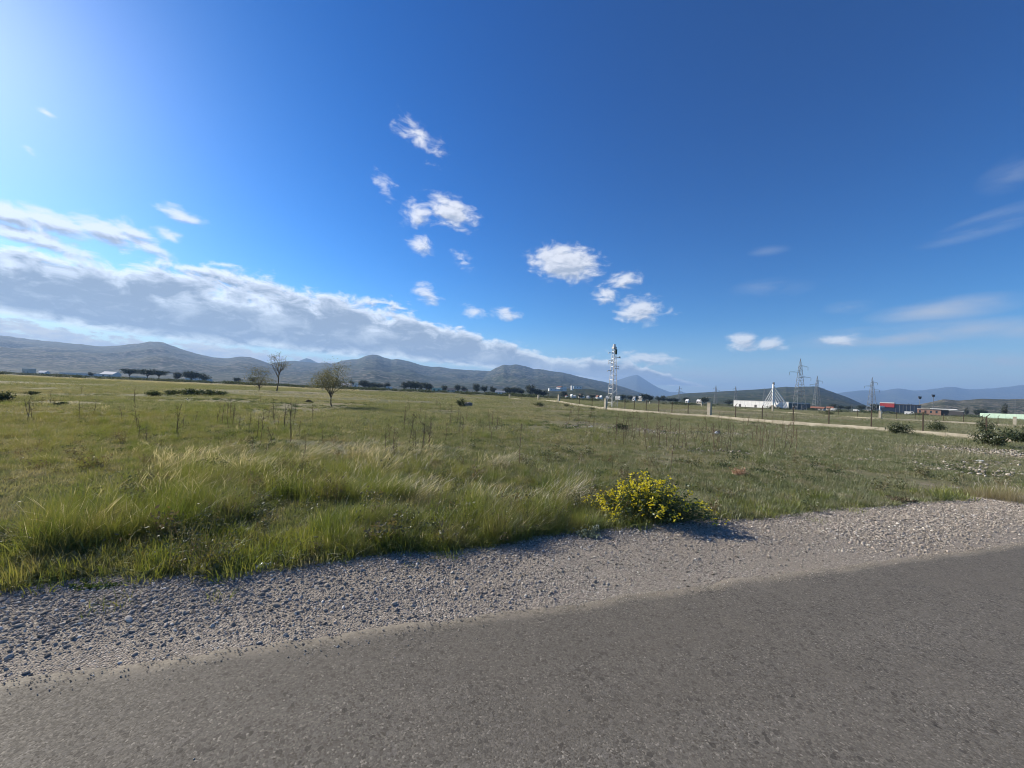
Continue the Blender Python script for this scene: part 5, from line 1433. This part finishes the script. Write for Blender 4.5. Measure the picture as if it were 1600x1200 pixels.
# the pink dry weed
x, y, z = ghz(1155, 744); r = np.random.default_rng(8)
e = empty('dry_weed', (x, y, z), 0, 'dry pinkish weed tuft in the short green turf', 'weed')
mb = MB(); pts = []
for i in range(40):
    tp = Vector((r.normal(0, .11), r.normal(0, .09), r.uniform(.06, .2))); mb.tube((tp.x * .2, tp.y * .2, -.01), tp, .003, .0015, 3)
    for j in range(16): pts.append(tuple(Vector((tp.x * .2, tp.y * .2, 0)).lerp(tp, r.uniform(.3, 1)) + Vector(r.normal(0, .015, 3))))
mb.build('stems', M_DEADPINK, e); V, q = cards(pts, .013, 9); link('leaves', np_mesh('leaves', V, q), M_DEADPINK, e)
# low weeds that creep on the gravel
def creeper(px, py, w, l, n, leaf, material, label, seed, rz=0.0, h=.05, stems=None):
    x, y, z = ghz(px, py); r = np.random.default_rng(seed)
    e = empty('gravel_weed', (x, y, z), rz, label, 'weed'); mb = MB(); pts = []
    for i in range(26):
        tp = Vector((r.uniform(-.5, .5) * w, r.normal(0, .22) * l, r.uniform(.25, 1) * h)); mb.tube((tp.x * .25, tp.y * .25, 0.0), tp, .0025, .0015, 3)
        for j in range(n // 26): pts.append(tuple(Vector((tp.x * .25, tp.y * .25, .005)).lerp(tp, r.uniform(.2, 1.05)) + Vector((r.normal(0, .014), r.normal(0, .014), abs(r.normal(0, .008))))))
    mb.build('stems', stems or material, e); V, q = cards(pts, leaf, seed); link('leaves', np_mesh('leaves', V, q), material, e)
creeper(148, 925, .34, .15, 620, .012, M_LEAF_Y, 'flat dark green creeping weed lying on the gravel', 31, R(10), .045)
creeper(918, 843, .30, .2, 520, .016, M_PALELEAF, 'grey green leafy weed at the gravel edge left of the flowering bush', 32, 0, .13)
creeper(803, 876, .12, .08, 200, .009, M_LEAF_Y, 'tiny bright weed growing out of the gravel', 33, 0, .03)
creeper(1410, 786, .55, .3, 700, .013, M_WEED, 'brownish low weed patch at the verge beside the pale fragment', 34, 0, .10)
# loose rubble on the stony strip before the near fence
def fr(x, y, px, py, s, t):
    a = in_poly(px, py, [(880, 660), (1120, 662), (1230, 668), (1420, 690), (1600, 705), (1600, 745), (1500, 745), (1400, 724), (1250, 716), (1050, 706), (900, 690)])
    return a & (rng.random(len(x)) < np.clip((fbm(x * .5, y * .5, 3, 1) * 3.0 - .9) * np.where(px > 1130, 1, .4), .06, 1))
x, y, z = place(75000, (2, 34, 9, 36), fr); n = len(x)
rr = .014 + .036 * rng.random(n) ** 2
scatter('stony_rubble', STC, np.stack([x, y, z + rr * .8], -1), np.stack([rng.normal(0, .4, n), rng.normal(0, .4, n), rng.uniform(0, 6, n)], -1), np.repeat(rr[:, None], 3, 1), rng.integers(0, 10, n))
# dark flat weeds dotted over the turf
def fw(x, y, px, py, s, t):
    return vis(px, py) & (s > W(t) + 1.5) & (rng.random(len(x)) < np.clip(fbm(x * .35, y * .35, 3, 0) * 3 - 1.35, 0, 1))
r_ = np.random.default_rng(15); wd = []
for i in range(4):
    pts = r_.normal(size=(150, 3)) * np.array([.09, .09, .03]); pts[:, 2] = np.abs(pts[:, 2]) + .01
    V, q = cards(pts, .015, 90 + i); wd.append(np_mesh('weed', V, q))
x, y, z = place(11000, (-32, 32, 5, 40), fw); n = len(x); sc = .4 + 1.1 * rng.random(n) ** 2
scatter('low_weeds', proto_collection('weed_kind', wd, M_LEAF_Y), np.stack([x, y, z], -1), np.stack([0 * x, 0 * x, rng.uniform(0, 6, n)], -1), np.repeat(sc[:, None], 3, 1), rng.integers(0, 4, n))
